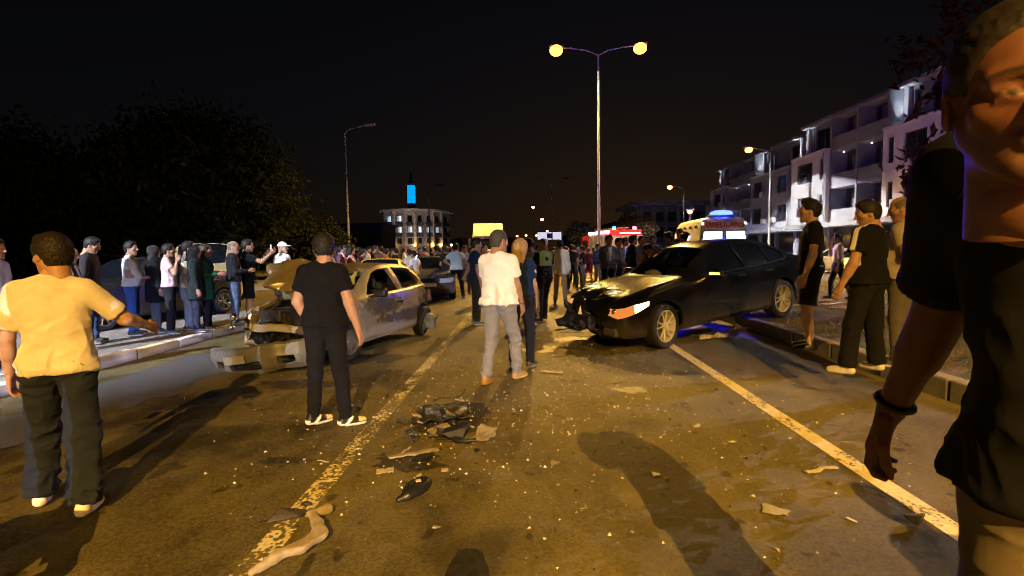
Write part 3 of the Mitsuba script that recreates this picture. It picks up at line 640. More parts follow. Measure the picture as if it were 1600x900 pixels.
    for s in (-2, .3): put('window_trim', sh ^ prism(LineString(line).buffer(.009), s, s + 1.7), 'chrome', key, None, 30, M=M)
    for x in (2.72, 3.5):
        for s in (-1, 1): put('door_handle', rbox(x, x + .2, s * .94 - .02, s * .94 + .02, .93, .96, .012), 'chrome', key, None, 30, M=M)
    interior(key, M, 2.15, .42, .38, (.03, .028, .026))
    ab = trimesh.creation.icosphere(3, .2); ab.apply_transform(np.diag([.8, 1.1, .9, 1])); ab = crumple(ab, .04, 9, 4)
    put('airbag', ab, 'cloth', key, (.6, .57, .52), True, M=M @ pose(2.02, .38, .92)); put('airbag', ab, 'cloth', key, (.55, .52, .48), True, M=M @ pose(2.0, -.36, .86))
    return key
# ---------------------------------------------------------------- the small hatchback with its bonnet folded up
def silver_hatch(M):
    key = thing('crashed_hatchback', 'silver wrecked three door hatchback with folded up bonnet and torn off front bumper', 'car')
    st = [(0, .34, .52, .55, .62, .4), (.05, .26, .66, .64, .70, .5), (.2, .22, .76, .70, .76, .58), (.55, .20, .80, .78, .84, .62), (.9, .19, .815, .84, .90, .63), (1.12, .19, .82, .875, .97, .61), (1.45, .19, .82, .89, 1.19, .56), (1.78, .19, .82, .90, 1.345, .52),
          (2.2, .19, .82, .91, 1.415, .525), (2.8, .19, .82, .93, 1.40, .52), (3.2, .20, .81, .94, 1.34, .50), (3.5, .22, .79, .94, 1.18, .50), (3.66, .26, .75, .90, .98, .52), (3.75, .32, .66, .82, .88, .5), (3.78, .38, .56, .72, .78, .4)]
    fw = [(1.33, .925), (1.5, 1.08), (1.78, 1.255), (1.98, 1.315), (2.32, 1.33), (2.36, .945)]; qw = [(2.47, .955), (2.43, 1.33), (2.85, 1.315), (3.12, 1.27), (3.26, 1.12), (3.24, .985)]
    scr = ([(1.12, -.56), (1.06, 0), (1.12, .56), (1.76, .45), (1.8, 0), (1.76, -.45)], .88); rr = ([(3.28, -.42), (3.26, 0), (3.28, .42), (3.6, .45), (3.62, 0), (3.6, -.45)], .99)
    d1 = [(1.2, .28), (1.17, .7), (1.24, .91), (1.46, 1.10), (1.76, 1.29), (1.98, 1.36), (2.38, 1.375), (2.42, .94), (2.40, .28)]
    hood = ([(.1, -.5), (.06, 0), (.1, .5), (.5, .6), (1.06, .63), (1.0, 0), (1.06, -.63), (.5, -.6)], .56)
    def warp(m, k):
        m = m.copy(); v = np.array(m.vertices)
        if k == 'hood':
            x = v[:, 0].copy(); t = np.clip((1.06 - x) / 1.0, 0, 1); z0 = v[:, 2] - (.62 + .3 * x)
            # hinged at its rear edge and buckled half way: the front half stands back up
            A, B, C = V(1.07, .93), V(.80, 1.45), V(.40, 1.0); q = np.clip(t / .48, 0, 1)[:, None]; r = np.clip((t - .48) / .52, 0, 1)[:, None]
            o = A + (B - A) * q + (C - B) * r; bend = np.clip((t - .4) / .16, 0, 1)[:, None]; nn = V(.89, .46) * (1 - bend) * -1 + V(-.75, .66) * bend; nn /= np.linalg.norm(nn, axis=1, keepdims=True)
            o = o + nn * (z0 * .8)[:, None]; v[:, 0], v[:, 2] = o[:, 0], o[:, 1]; v[:, 1] *= 1 - .25 * r[:, 0]
            n = np.stack([meshkit.fbm(v * 3.2 + 31 * i, 3, 80 + i) for i in range(3)], 1) - .5; v += n * V(.14, .08, .14); v += np.stack([ridged(v * 3.6 + 7 * i, 33 + i) - .5 for i in range(3)], 1) * V(.12, .06, .12)
            m.vertices = v; return m
        f = np.clip((.9 - v[:, 0]) / .8, 0, 1); r = np.clip((v[:, 0] - 2.75) / .8, 0, 1) * np.clip((-v[:, 1] + .3) / .8, 0, 1) * np.clip((1.15 - v[:, 2]) / .3, 0, 1)
        n = np.stack([meshkit.fbm(v * 4.5 + 31 * i, 3, 90 + i) for i in range(3)], 1) - .5
        v[:, 0] += .22 * f ** 1.4 - .1 * r * (v[:, 0] > 3.4); v += np.stack([ridged(v * 5 + 7 * i, 20 + i) - .5 for i in range(3)], 1) * (f + r)[:, None] * V(.1, .1, .1); v += n * (f[:, None] * V(.18, .15, .15) + r[:, None] * V(.2, .34, .24))
        v[:, 1] += .09 * r * (v[:, 1] < -.3)
        if k in ('body', 'door', 'side_window'):                               # pushed in doors and sill
            d = np.exp(-((v[:, 0] - 1.75) / .55) ** 2 - ((v[:, 2] - .55) / .26) ** 2) * (v[:, 1] < -.4); v[:, 1] += d * (.075 + .1 * (meshkit.fbm(v * 6, 3, 5) - .5))
        m.vertices = v; return m
    silver = (.35, .285, .15)
    nose = m3.Manifold.cube((.62, 1.3, .5), False).translate((-.2, -.65, .30))
    hl = [(-.1, .5), (-.1, .72), (.42, .74), (.34, .56)]; tl = [(3.48, .62), (3.42, .93), (3.9, .9), (3.9, .62)]
    cut = [nose, prism(hl, -2, 2), prism(tl, -2, -.4)]
    wp = {(1, -1): pose(.03, .0, .0, .12, 0, .2), (0, -1): pose(.02, .02, 0, -.12), (0, 1): pose(.05, 0, 0, -.2)}
    out, inner = build_car(key, M, st, silver, [(.75, .285), (3.2, .285)], [d1], [fw, qw], scr, rr, hood, cut=cut, arch=.335, dirt=.5, warp=warp, wheel_r=.284, rim_r=.178, wheel_w=.17, style='cover', glass='dark_glass', side_glass='clear_glass',
                           missing_glass=(('side', 0, -1), ('screen', 0, 0)), fine=.04, wheel_poses=wp, rims=('steel', (.28, .27, .25)),
                           dents=[((1.7, -.82, .72), (.75, .4, .2), (.05, .048, .042)), ((2.6, -.82, .5), (1.2, .4, .13), (.035, .033, .03)), ((1.1, -.8, .45), (.4, .4, .3), (.22, .21, .19)), ((3.35, -.8, .62), (.45, .5, .22), (.02, .02, .02)), ((1.6, -.8, .32), (.9, .3, .12), (.3, .3, .3))])
    # engine bay
    rr = random.Random(8)
    put('engine', tm([crumple(tm(rbox(.42, .86, -.34, .3, .42, .74, .04)), .05, 6, 1, length=.06), tm(rbox(.36, .7, .1, .34, .6, .8, .03)), tm(m3.Manifold.cylinder(.12, .12, .12, 18).rotate((90, 0, 0)).translate((.4, -.2, .6))), rod((.3, -.3, .7), (.6, .4, .78), .03), rod((.35, .35, .62), (.7, -.4, .76), .025)]), 'steel', key, lambda v: .03 + .12 * meshkit.fbm(v * 12, 3, 2)[:, None] * np.ones(3), 30, M=M)
    put('battery', tm(rbox(.45, .7, .34, .54, .55, .76, .015)), 'plastic', key, (.03, .03, .035), 30, M=M)
    put('air_filter', crumple(tm(rbox(.35, .6, -.56, -.36, .55, .74, .03)), .03, 8, 4, length=.05), 'plastic', key, (.02, .02, .02), 30, M=M)
    put('cross_member', crumple(tm(rbox(.17, .25, -.62, .62, .50, .60, .02)), .05, 3.5, 6, length=.05), 'paint', key, (.42, .4, .36), 30, M=M, label='bare bent cross member')
    put('radiator', crumple(tm(rbox(.27, .33, -.5, .5, .30, .52, .01)), .06, 5, 3, length=.05), 'steel', key, lambda v: np.where((np.sin(v[:, 1] * 120) > 0)[:, None], V(.05, .05, .05), V(.012, .012, .012)), 30, M=M)
    put('fan_shroud', tm(m3.Manifold.cylinder(.05, .15, .15, 24).rotate((0, 90, 0)).translate((.2, -.28, .44)) - m3.Manifold.cylinder(.2, .115, .115, 24).rotate((0, 90, 0)).translate((.1, -.28, .44))), 'plastic', key, (.015, .015, .016), 30, M=M)
    for i in range(6):
        y = rr.uniform(-.55, .55); pts = [V(.2 + .2 * rr.random(), y, .7), V(.3, y + rr.uniform(-.2, .2), .5), V(.1, y + rr.uniform(-.3, .3), .3)]
        put('hose', tm([rod(pts[0], pts[1], .013), rod(pts[1], pts[2], .012)]), 'rubber', key, None, True, M=M)
    put('mudguard_liner', crumple(tm(cylx(.345, .2, 30) - cylx(.32, .4, 30)).slice_plane((0, 0, .02), (0, 0, 1)), .05, 6, 3), 'plastic', key, (.012, .012, .013), 30, M=M @ pose(3.2, -.66, .285))
    # the lamps: one dangles
    put('headlight', crumple(tm(rbox(-.04, .08, .36, .62, .52, .68, .05)), .02, 7, 2, length=.05), 'chrome', key, None, 30, M=M @ pose(.05, .06, .0, 0, .1), label='broken headlight hanging from the right corner')
    put('bulb_socket', tm([m3.Manifold.sphere(.055, 14).translate((.03, .6, .72)), m3.Manifold.sphere(.04, 14).translate((.0, .62, .58))]), 'chrome', key, None, True, M=M)
    put('headlight', crumple(tm(rbox(.02, .2, -.66, -.42, .5, .64, .05)), .05, 7, 8, length=.05), 'plastic', key, (.09, .07, .05), 30, M=M)
    # front bumper, torn off and hanging low
    bst = [(y, ) for y in np.linspace(-.8, .8, 25)]
    prof = [(0, .0), (-.05, .06), (-.07, .2), (-.04, .34), (.02, .36), (.05, .3), (.03, .05)]
    v = []
    for y in np.linspace(-.84, .84, 30):
        bow = .34 * abs(y / .84) ** 2.6
        v.append([(bow + px, y, pz) for px, pz in prof])
    v = np.array(v); n0, m0 = v.shape[:2]; pts = v.reshape(-1, 3); i, j = np.meshgrid(np.arange(n0 - 1), np.arange(m0), indexing='ij'); i, j = i.ravel(), j.ravel(); k = (j + 1) % m0
    f = np.vstack([np.stack([i * m0 + j, i * m0 + k, (i + 1) * m0 + k], 1), np.stack([i * m0 + j, (i + 1) * m0 + k, (i + 1) * m0 + j], 1)])
    capf = [[0, a + 1, a] for a in range(1, m0 - 1)] + [[(n0 - 1) * m0, (n0 - 1) * m0 + a, (n0 - 1) * m0 + a + 1] for a in range(1, m0 - 1)]
    bm = trimesh.Trimesh(pts, np.vstack([f, capf]), process=False); bm.fix_normals()
    bump = m3.Manifold(m3.Mesh(np.asarray(bm.vertices, np.float32), np.asarray(bm.faces, np.uint32)))
    bump = bump - rbox(-.4, .3, -.22, .3, .05, .16, .03) - rbox(-.4, .5, .42, .62, .07, .19, .03) - rbox(-.4, .5, -.62, -.42, .07, .19, .03)
    Bm = M @ pose(-.2, .12, .0, .06, -.06, -.13)
    def bcol(v): 
        n = meshkit.fbm(v * 5, 3, 6)[:, None]; c = np.tile(V(.1, .1, .1), (len(v), 1)); k = np.clip((n - .5) * 4, 0, 1) * .6; return c * (1 - k) + V(.05, .045, .04) * k
    put('front_bumper', crumple(tm(bump.refine_to_length(.05)), .045, 3.4, 9), 'plastic', key, bcol, 32, M=Bm, label='grey front bumper torn off and hanging to the road')
    put('registration_plate', crumple(tm(rbox(-.125, -.11, -.02, .3, .17, .28, .004)), .02, 5, 2, length=.05), 'plastic', key, (.2, .2, .2), False, M=Bm)
    put('bumper_grille', crumple(tm([bx(-.03, -.015, -.2, .28, z, z + .012) for z in (.065, .09, .115, .14)]), .01, 6), 'plastic', key, (.015, .015, .015), False, M=Bm)
    # rear bumper hanging loose
    put('rear_bumper', crumple(tm(rbox(3.5, 3.62, -.86, -.3, .18, .5, .04)), .09, 4, 11, length=.05), 'paint', key, lambda v: V(.2, .21, .21) * (.5 + .7 * meshkit.fbm(v * 7, 3, 2)[:, None]), 30, M=M @ pose(-.1, .26, .02, -.1, 0, .12), label='loose hanging rear bumper')
    put('tail_light', crumple(tm(rbox(3.5, 3.66, -.74, -.6, .62, .86, .03)), .04, 6, 2, length=.05), 'plastic', key, (.1, .05, .05), 30, M=M)
    mk = mirror(key, M, 1.36, -.93, .9, (.012, .012, .013)); mirror(key, M, 1.36, .93, .9, (.012, .012, .013))
    put('door_handle', rbox(2.14, 2.32, -.835, -.80, .74, .78, .012), 'plastic', key, (.01, .01, .01), 30, M=M)
    put('fuel_flap', tm(m3.Manifold.cylinder(.02, .07, .07, 20).rotate((90, 0, 0)).translate((3.02, -.80, .80))), 'paint', key, (.3, .28, .23), 30, M=M)
    interior(key, M, 1.5, .30, .34, (.035, .034, .034))
    ab = crumple(trimesh.creation.icosphere(3, .17), .05, 8, 4); put('airbag', ab, 'cloth', key, (.5, .5, .5), True, M=M @ pose(1.42, -.34, .8))
    return key
# ---------------------------------------------------------------- the road and its edges
KL, KR = -6.05, 4.25                       # kerb lines, left and right
f_, n_ = mikit.fbm, mikit.noise
def road_color(p, n, uv):
    a = f_(p.x * .5 + 9, p.y * .22, 0, 4); b = f_(p.x * 3.1, p.y * 2.1 + 40, 0, 4); g = n_(p.x * 70, p.y * 70); g2 = n_(p.x * 190, p.y * 190)
    c = .062 + .085 * (a - .5) + .06 * (b - .5) + .034 * (g - .5) + .03 * (g2 - .5)
    stain = mikit.smoothstep(.60, .74, f_(p.x * 1.3 + 70, p.y * .9, 0, 4)); spots = mikit.smoothstep(.72, .8, f_(p.x * 7 + 3, p.y * 6, 0, 3))
    tar = mikit.smoothstep(.02, .006, dr.abs(p.x - .62 + .12 * (f_(p.y * .7, 3) - .5) + .03 * (n_(p.y * 6, 8) - .5))) * mikit.smoothstep(.35, .5, f_(p.y * .4, 5))
    c = dr.maximum(c * (1 - .6 * stain) * (1 - .55 * spots) * (1 - .6 * tar), .008)
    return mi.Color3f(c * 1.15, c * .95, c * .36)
def road_bump(p, n, uv): return n_(p.x * 85, p.y * 85) * .6 + n_(p.x * 210, p.y * 210) * .4
def road_rough(p, n, uv): return .62 + .2 * f_(p.x * 2, p.y * 2, 0, 3)
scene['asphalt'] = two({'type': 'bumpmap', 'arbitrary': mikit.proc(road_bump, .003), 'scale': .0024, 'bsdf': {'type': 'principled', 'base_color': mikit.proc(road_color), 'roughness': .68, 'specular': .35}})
def line_color(p, n, uv):
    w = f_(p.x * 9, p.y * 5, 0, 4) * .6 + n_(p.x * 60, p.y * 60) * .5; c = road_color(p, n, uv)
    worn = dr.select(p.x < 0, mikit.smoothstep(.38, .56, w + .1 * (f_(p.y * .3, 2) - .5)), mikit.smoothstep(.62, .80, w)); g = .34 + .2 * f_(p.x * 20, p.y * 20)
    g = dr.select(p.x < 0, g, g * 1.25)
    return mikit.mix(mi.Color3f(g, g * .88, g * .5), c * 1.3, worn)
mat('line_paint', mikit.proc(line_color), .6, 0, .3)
def soil_color(p, n, uv):
    a = f_(p.x * 2.2, p.y * 2.2, 0, 4); b = n_(p.x * 40, p.y * 40)
    return mikit.mix((.11, .085, .05), (.05, .055, .02), mikit.smoothstep(.4, .6, a)) * (.6 + .8 * b)
mat('soil', mikit.proc(soil_color), .95, 0, .1)
def paving_color(p, n, uv):
    a = f_(p.x * 2, p.y * 2, 0, 4); b = n_(p.x * 55, p.y * 55); return mi.Color3f(.13, .125, .115) * (.5 + a * .7 + .3 * b)
mat('paving', mikit.proc(paving_color), .85, 0, .2)
def stone_color(p, n, uv): return None
def sheet(x0, x1, y0, y1, z, nx=1, ny=1):
    X, Y = np.meshgrid(np.linspace(x0, x1, nx + 1), np.linspace(y0, y1, ny + 1), indexing='ij'); v = np.stack([X.ravel(), Y.ravel(), np.full(X.size, float(z))], 1)
    i, j = np.meshgrid(np.arange(nx), np.arange(ny), indexing='ij'); a = (i * (ny + 1) + j).ravel(); f = np.stack([a, a + ny + 1, a + ny + 2, a + 1], 1)
    return trimesh.Trimesh(v, np.vstack([f[:, [0, 1, 2]], f[:, [0, 2, 3]]]), process=False)
put('ground', sheet(-700, 700, -300, 800, -.02), 'soil', kind='structure')
put('road', sheet(KL - .05, KR + .05, -60, 320, 0), 'asphalt', kind='structure', label='asphalt carriageway strewn with crash debris')
put('road', sheet(6.4, 19.2, -60, 320, 0), 'asphalt', kind='structure', label='asphalt carriageway beyond the verge')
put('pavement', sheet(-60, KL - .12, -60, 320, .14), 'paving', kind='structure', label='pavement and forecourt left of the road')
put('pavement', sheet(19.4, 60, -60, 320, .14), 'paving', kind='structure', label='pavement in front of the apartment blocks')
def strip(name, label, x0, x1, y0, y1, dx=0): return put(name, sheet(x0, x1, y0, y1, .004, 1, 1), 'line_paint', kind='structure', label=label)
strip('lane_marking', 'worn white lane line left of the camera', -1.49, -1.34, -10, 120)
strip('lane_marking', 'white edge line along the right kerb', 2.27, 2.42, -10, 160)
strip('lane_marking', 'white edge line along the left kerb', -4.67, -4.53, -10, 120)
# the grassy verge rises behind the right kerb
def verge_z(x, y): 
    t = np.clip((np.asarray(x, float) - KR - .15) / 1.0, 0, 1); e = np.clip((6.5 - np.asarray(x, float)) / .8, 0, 1)
    return (.2 + .14 * t) * np.minimum(1, .55 + e) + .05 * (meshkit.fbm(np.stack([np.asarray(x, float) * 1.3, np.asarray(y, float) * 1.3, np.zeros_like(np.asarray(x, float))], -1), 3, 5) - .5)
vs = sheet(KR + .14, 6.5, -30, 160, 0, 26, 500); vv = np.array(vs.vertices); vv[:, 2] = verge_z(vv[:, 0], vv[:, 1]); vs.vertices = vv
put('verge', vs, 'soil', None, None, True, kind='structure')
mat('kerb_stone', None, .85, 0, .2)
rr = random.Random(21)
def kerb(name, label, x0, x1, y0, y1, top, painted, tint):
    k = key_of(name); labels[k] = {'label': label, 'kind': 'structure'}; y, i = y0, 0
    while y < y1:
        L = (1.0 if painted else 1.05) if y < 30 else (2.0 if y < 60 else 12.0)
        m = tm(rbox(x0 + rr.uniform(-.012, .012), x1, y + .008, y + L - .008, -.15, top + rr.uniform(-.012, .012), .025, 6)); m.apply_transform(trimesh.transformations.rotation_matrix(rr.uniform(-.008, .008), [0, 0, 1], [x0, y, 0]))
        if y < 30: m = crumple(m, .008, 6, i, length=.25)
        def col(v, i=i):
            n = meshkit.fbm(v * 7 + 3, 4, 3); c = np.tile(V(.21, .195, .17), (len(v), 1)) * (.6 + .8 * n)[:, None]
            if painted:
                P = V(.62, .61, .58) if i % 2 == 0 else V(.5, .42, .2); w = np.clip((.6 - n) * 7, 0, 1)[:, None] * np.clip((v[:, 2:] - .0) / .05, 0, 1); c = c * (1 - w) + P * w
            return c * tint
        put('stone', m, 'kerb_stone', k, col, 30); y += L; i += 1
kerb('kerb', 'left kerb of stones painted white and yellow', KL - .16, KL, -3, 110, .15, True, 1.)
kerb('kerb', 'bare grey stone kerb along the right verge', KR, KR + .18, -3, 150, .22, False, 1.)
kerb('kerb', 'far kerb of the carriageway beyond the verge', 19.2, 19.42, 6, 120, .15, False, .9)
# grass on the verge
g = np.random.default_rng(5); n = 16000; gx, gy = KR + .3 + 1.9 * g.random(n), 2 + 26 * g.random(n) ** 1.5
keep = meshkit.fbm(np.stack([gx * 1.1, gy * 1.1, gx * 0], -1), 3, 8) > .44; gx, gy = gx[keep], gy[keep]; n = len(gx)
gz = verge_z(gx, gy) - .01; a = g.random(n) * 6.28; hgt = .03 + .07 * g.random(n); w = .004 + .004 * g.random(n); lx, ly = g.normal(0, .03, n), g.normal(0, .03, n)
b0 = np.stack([gx - w * np.cos(a), gy - w * np.sin(a), gz], 1); b1 = np.stack([gx + w * np.cos(a), gy + w * np.sin(a), gz], 1); b2 = np.stack([gx + lx, gy + ly, gz + hgt], 1)
gm = trimesh.Trimesh(np.stack([b0, b1, b2], 1).reshape(-1, 3), np.arange(3 * n).reshape(-1, 3), process=False)
gc = np.repeat(V(.1, .095, .035) * (.5 + g.random((n, 1))) * V(1, 1, 1), 3, 0)
put('grass', gm, 'matte', None, lambda v: gc, kind='stuff', label='sparse dry grass on the verge', cat='grass')

# ---------------------------------------------------------------- street lamps
LAMP_I = 3900.
def lamp(x, y, label, h=13.6, arms=(-2.5, 2.5), lit=(1., .45), color=SODIUM, r=.3, bcol=None, col=(.3, .3, .3), base=.0, group=None, point=True, weight=10., pole_r=.11):
    key = thing('street_lamp', label, 'street lamp', group)
    put('pole', tm([rod((x, y, base), (x, y, h - .35), pole_r, pole_r * .55, 16), rod((x, y, base), (x, y, base + .5), pole_r * 1.7, pole_r * 1.5, 16)]), 'matte', key, col, 40)
    for a, on in zip(arms, lit):
        s = np.sign(a) if a else 1; pts = [V(x, y, h - .4), V(x + a * .25, y, h - .12), V(x + a * .6, y, h + .02), V(x + a * .9, y, h + .1)]
        put('arm', tm([rod(p, q, .05 * pole_r / .11, .04 * pole_r / .11, 10) for p, q in zip(pts, pts[1:])]), 'matte', key, col, 40)
        hd = put('lamp_head', tm(rbox(-.42, .42, -.16, .16, -.08, .07, .06)), 'matte', key, col, 40, M=pose(x + a * 1.0, y, h + .14, 0, -s * .1))
        if on:
            m = trimesh.creation.icosphere(2, r); m.apply_transform(np.diag([1, 1, .8, 1])); m.apply_translation((x + a, y, h - .08))
            put('bulb', m, 'lamp_black', hd, emit=color * V(1, .5, .4) * 6., weight=.25)
            scene[hd + '__beam'] = {'type': 'spot', 'to_world': T().look_at(origin=[x + a, y, h - .4], target=[x + a * 1.06, y, 0], up=[0, 1, 0]), 'intensity': rgb(*((color if bcol is None else V(*bcol)) * on * LAMP_I)), 'cutoff_angle': 70, 'beam_width': 56, 'sampling_weight': weight * on}
        else:
            put('lens', tm(rbox(-.36, .36, -.13, .13, -.12, -.06, .03)), 'plastic', hd, (.2, .2, .2), 40, M=pose(x + a * 1.0, y, h + .14, 0, -s * .1))
    return key
lamp(KR + .22, 32.8, 'tall double arm street lamp with both lamps lit orange on the verge', base=.2, lit=(.42, .42), r=.4)
lamp(KR + .22, -21, 'tall double arm street lamp behind the camera on the verge', base=.2, lit=(2.3, .55))
lamp(KR + .22, 91, 'unlit double arm street lamp far down the verge', lit=(0, 0), base=.2)
lamp(21.6, 48, 'lit orange single arm street lamp before the nearer apartment block', h=10.2, arms=(-1.9,), lit=(.95,), r=.32, weight=3, color=V(1, .62, .2), bcol=(.9, .84, .95))
lamp(21.4, 73, 'lit orange single arm street lamp before the farther apartment block', h=9.9, arms=(-1.9,), lit=(.5,), r=.36, weight=3, color=V(1, .62, .2), bcol=(.66, .68, 1.))
lamp(20.6, 13.5, 'single arm street lamp at the right beyond the near man', h=10.2, arms=(-1.9,), lit=(.34,), r=.3, weight=2, color=V(1, .8, .6), bcol=(.95, .9, 1.))
lamp(-13.4, 40, 'unlit grey single arm street lamp in front of the low dark building', h=11.0, arms=(1.9,), lit=(0,))
lamp(-13.4, 74, 'unlit single arm street lamp right of the corner building', h=10.8, arms=(1.7,), lit=(0,))
p = aty(1078, 330, 56); lamp(p[0], 56, 'short warm lamp standing just left of the ambulance roof', h=p[2], arms=(.0,), lit=(.03,), color=V(1, .75, .45), r=.24, weight=.5, pole_r=.06)
for i, (px, py, Y, nm) in enumerate(((833, 324, 150, 'far white street lamp, highest of the distant lights'), (847, 343, 140, 'far white street lamp left of the billboard'), (808, 369, 190, 'far street lamp, leftmost of the small distant lights'), (822, 368, 200, 'far street lamp in the middle of the vanishing road'), (838, 368, 205, 'far street lamp just left of the billboard edge'), (855, 361, 190, 'far street lamp above the billboard'), (705, 383, 160, 'far street lamp right of the corner building'))):
    p = aty(px, py, Y); lamp(p[0], Y, nm, h=p[2] + .1, arms=(.0,), lit=(.02,), color=V(1, .86, .66), r=.45, weight=.1, pole_r=.1, point=False)
# a white area lamp over the forecourt on the left, behind the camera
key = thing('forecourt_lamp', 'white lamp on a post over the left forecourt behind the camera', 'street lamp'); Lp = V(-11., -4., 9.)
put('pole', rod((Lp[0] - .4, Lp[1], .14), (Lp[0] - .4, Lp[1], 9.2), .09, .06), 'matte', key, (.3, .3, .3), 40); put('lamp_head', tm(rbox(-.45, .3, -.15, .15, .03, .14, .04)), 'matte', key, (.3, .3, .3), 40, M=pose(*Lp))
scene[key + '__beam'] = {'type': 'spot', 'to_world': T().look_at(origin=Lp.tolist(), target=[-9.6, 9., 0], up=[0, 1, 0]), 'intensity': rgb(*(V(.84, .92, 1.08) * 2400)), 'cutoff_angle': 22.5, 'beam_width': 17, 'sampling_weight': 6.}
# ---------------------------------------------------------------- buildings
mat('facade', None, .9, 0, .15)
WARM, COOL = V(1., .75, .45), V(.62, .82, 1.)
def facade_block(key, wall, P, U_, N_, x0, x1, z0, z1, depth, color, windows=(), name='wall', rails=True):
    """a wall slab from x0 to x1 along U_ with window openings; its outer face stands at P, its outward direction is N_"""
    poly = sbox(x0, z0, x1, z1)
    for w in windows: poly = poly.difference(sbox(*w[:4]))
    M = np.eye(4); M[:3, 0], M[:3, 1], M[:3, 2], M[:3, 3] = U_, -N_, (0, 0, 1), P
    polys = getattr(poly, 'geoms', [poly]); k = None
    flip = np.linalg.det(M[:3, :3]) < 0
    def pp(name, mesh, b, par, c=None, **kw):
        m = tm(mesh).copy(); m.apply_transform(M)
        if flip: m.invert()
        return put(name, m, b, par, c, 30 if c is not None else False, **kw)
    mm = tm([prism(q, 0, depth) for q in polys])
    k = pp(name, mm, 'facade', key, lambda v: V(*color) * (.85 + .3 * meshkit.fbm(v * .8, 3, 2))[:, None])
    for w in windows:
        a, b, c, d = w[:4]; kind = w[4] if len(w) > 4 else ''; cx = (a + b) / 2
        fr = prism(sbox(a, b, c, d).difference(sbox(a + .07, b + .07, c - .07, d - .07)), .1, .17)
        items = [fr] + ([prism(sbox((a + c) / 2 - .03, b + .072, (a + c) / 2 + .03, d - .072), .1, .165)] if c - a > 1.1 else [])
        wk = pp('window', tm(items), 'facade', key, (.06, .06, .065))
        pane = bx(a + .06, c - .06, .20, .215, b + .06, d - .06)
        if kind.startswith('lit'):
            col = COOL if 'cool' in kind else WARM
            pp('pane', pane, 'lamp_black', wk, emit=col * float(kind.split(':')[1]), weight=.08)
            if c - a > .9: pp('curtain', tm([bx(a + .06 + t, a + .06 + t + .12, .176, .186, b + .06, d - .06) for t in np.arange(0, (c - a) * .28, .17)]), 'facade', wk, (.35, .38, .45))
        else: pp('pane', pane, 'window_glass', wk)
        if 'rail' in kind or (rails and c - a > .6 and kind == ''):
            pp('railing', tm([bx(a, c, -.06, -.02, b + .85, b + .9), bx(a, c, -.06, -.02, b + .05, b + .09)] + [bx(t - .012, t + .012, -.052, -.028, b + .09, b + .85) for t in np.arange(a + .05, c, .13)]), 'facade', wk, (.035, .035, .04))
    return k
def washer(key, P, d, color, power, cut=24, size=.11, L=None):
    m = tm(m3.Manifold.cylinder(.12, size, size, 12)); m.apply_translation(P); fk = put('wall_light', m, 'matte', key, (.08, .08, .08), 40)
    q = trimesh.creation.icosphere(1, size * .8); q.apply_translation(V(*P) + V(0, 0, .14)); put('lens', q, 'lamp_black', fk, emit=V(*color) * (L or 20.), weight=.02)
    o = V(*P) + V(0, 0, .3) + .1 * V(*d)
    scene[fk + '__beam'] = {'type': 'spot', 'to_world': T().look_at(origin=o.tolist(), target=(o + V(0, 0, 3) - .28 * V(*d)).tolist(), up=[1, .1, 0]), 'intensity': rgb(*(V(*color) * power)), 'cutoff_angle': cut, 'beam_width': cut * .3, 'sampling_weight': 2.2}
FX = 26.0; WHITE_WALL = V(.68, .66, .67); NX = V(-1, 0, 0); UY = V(0, 1, 0)
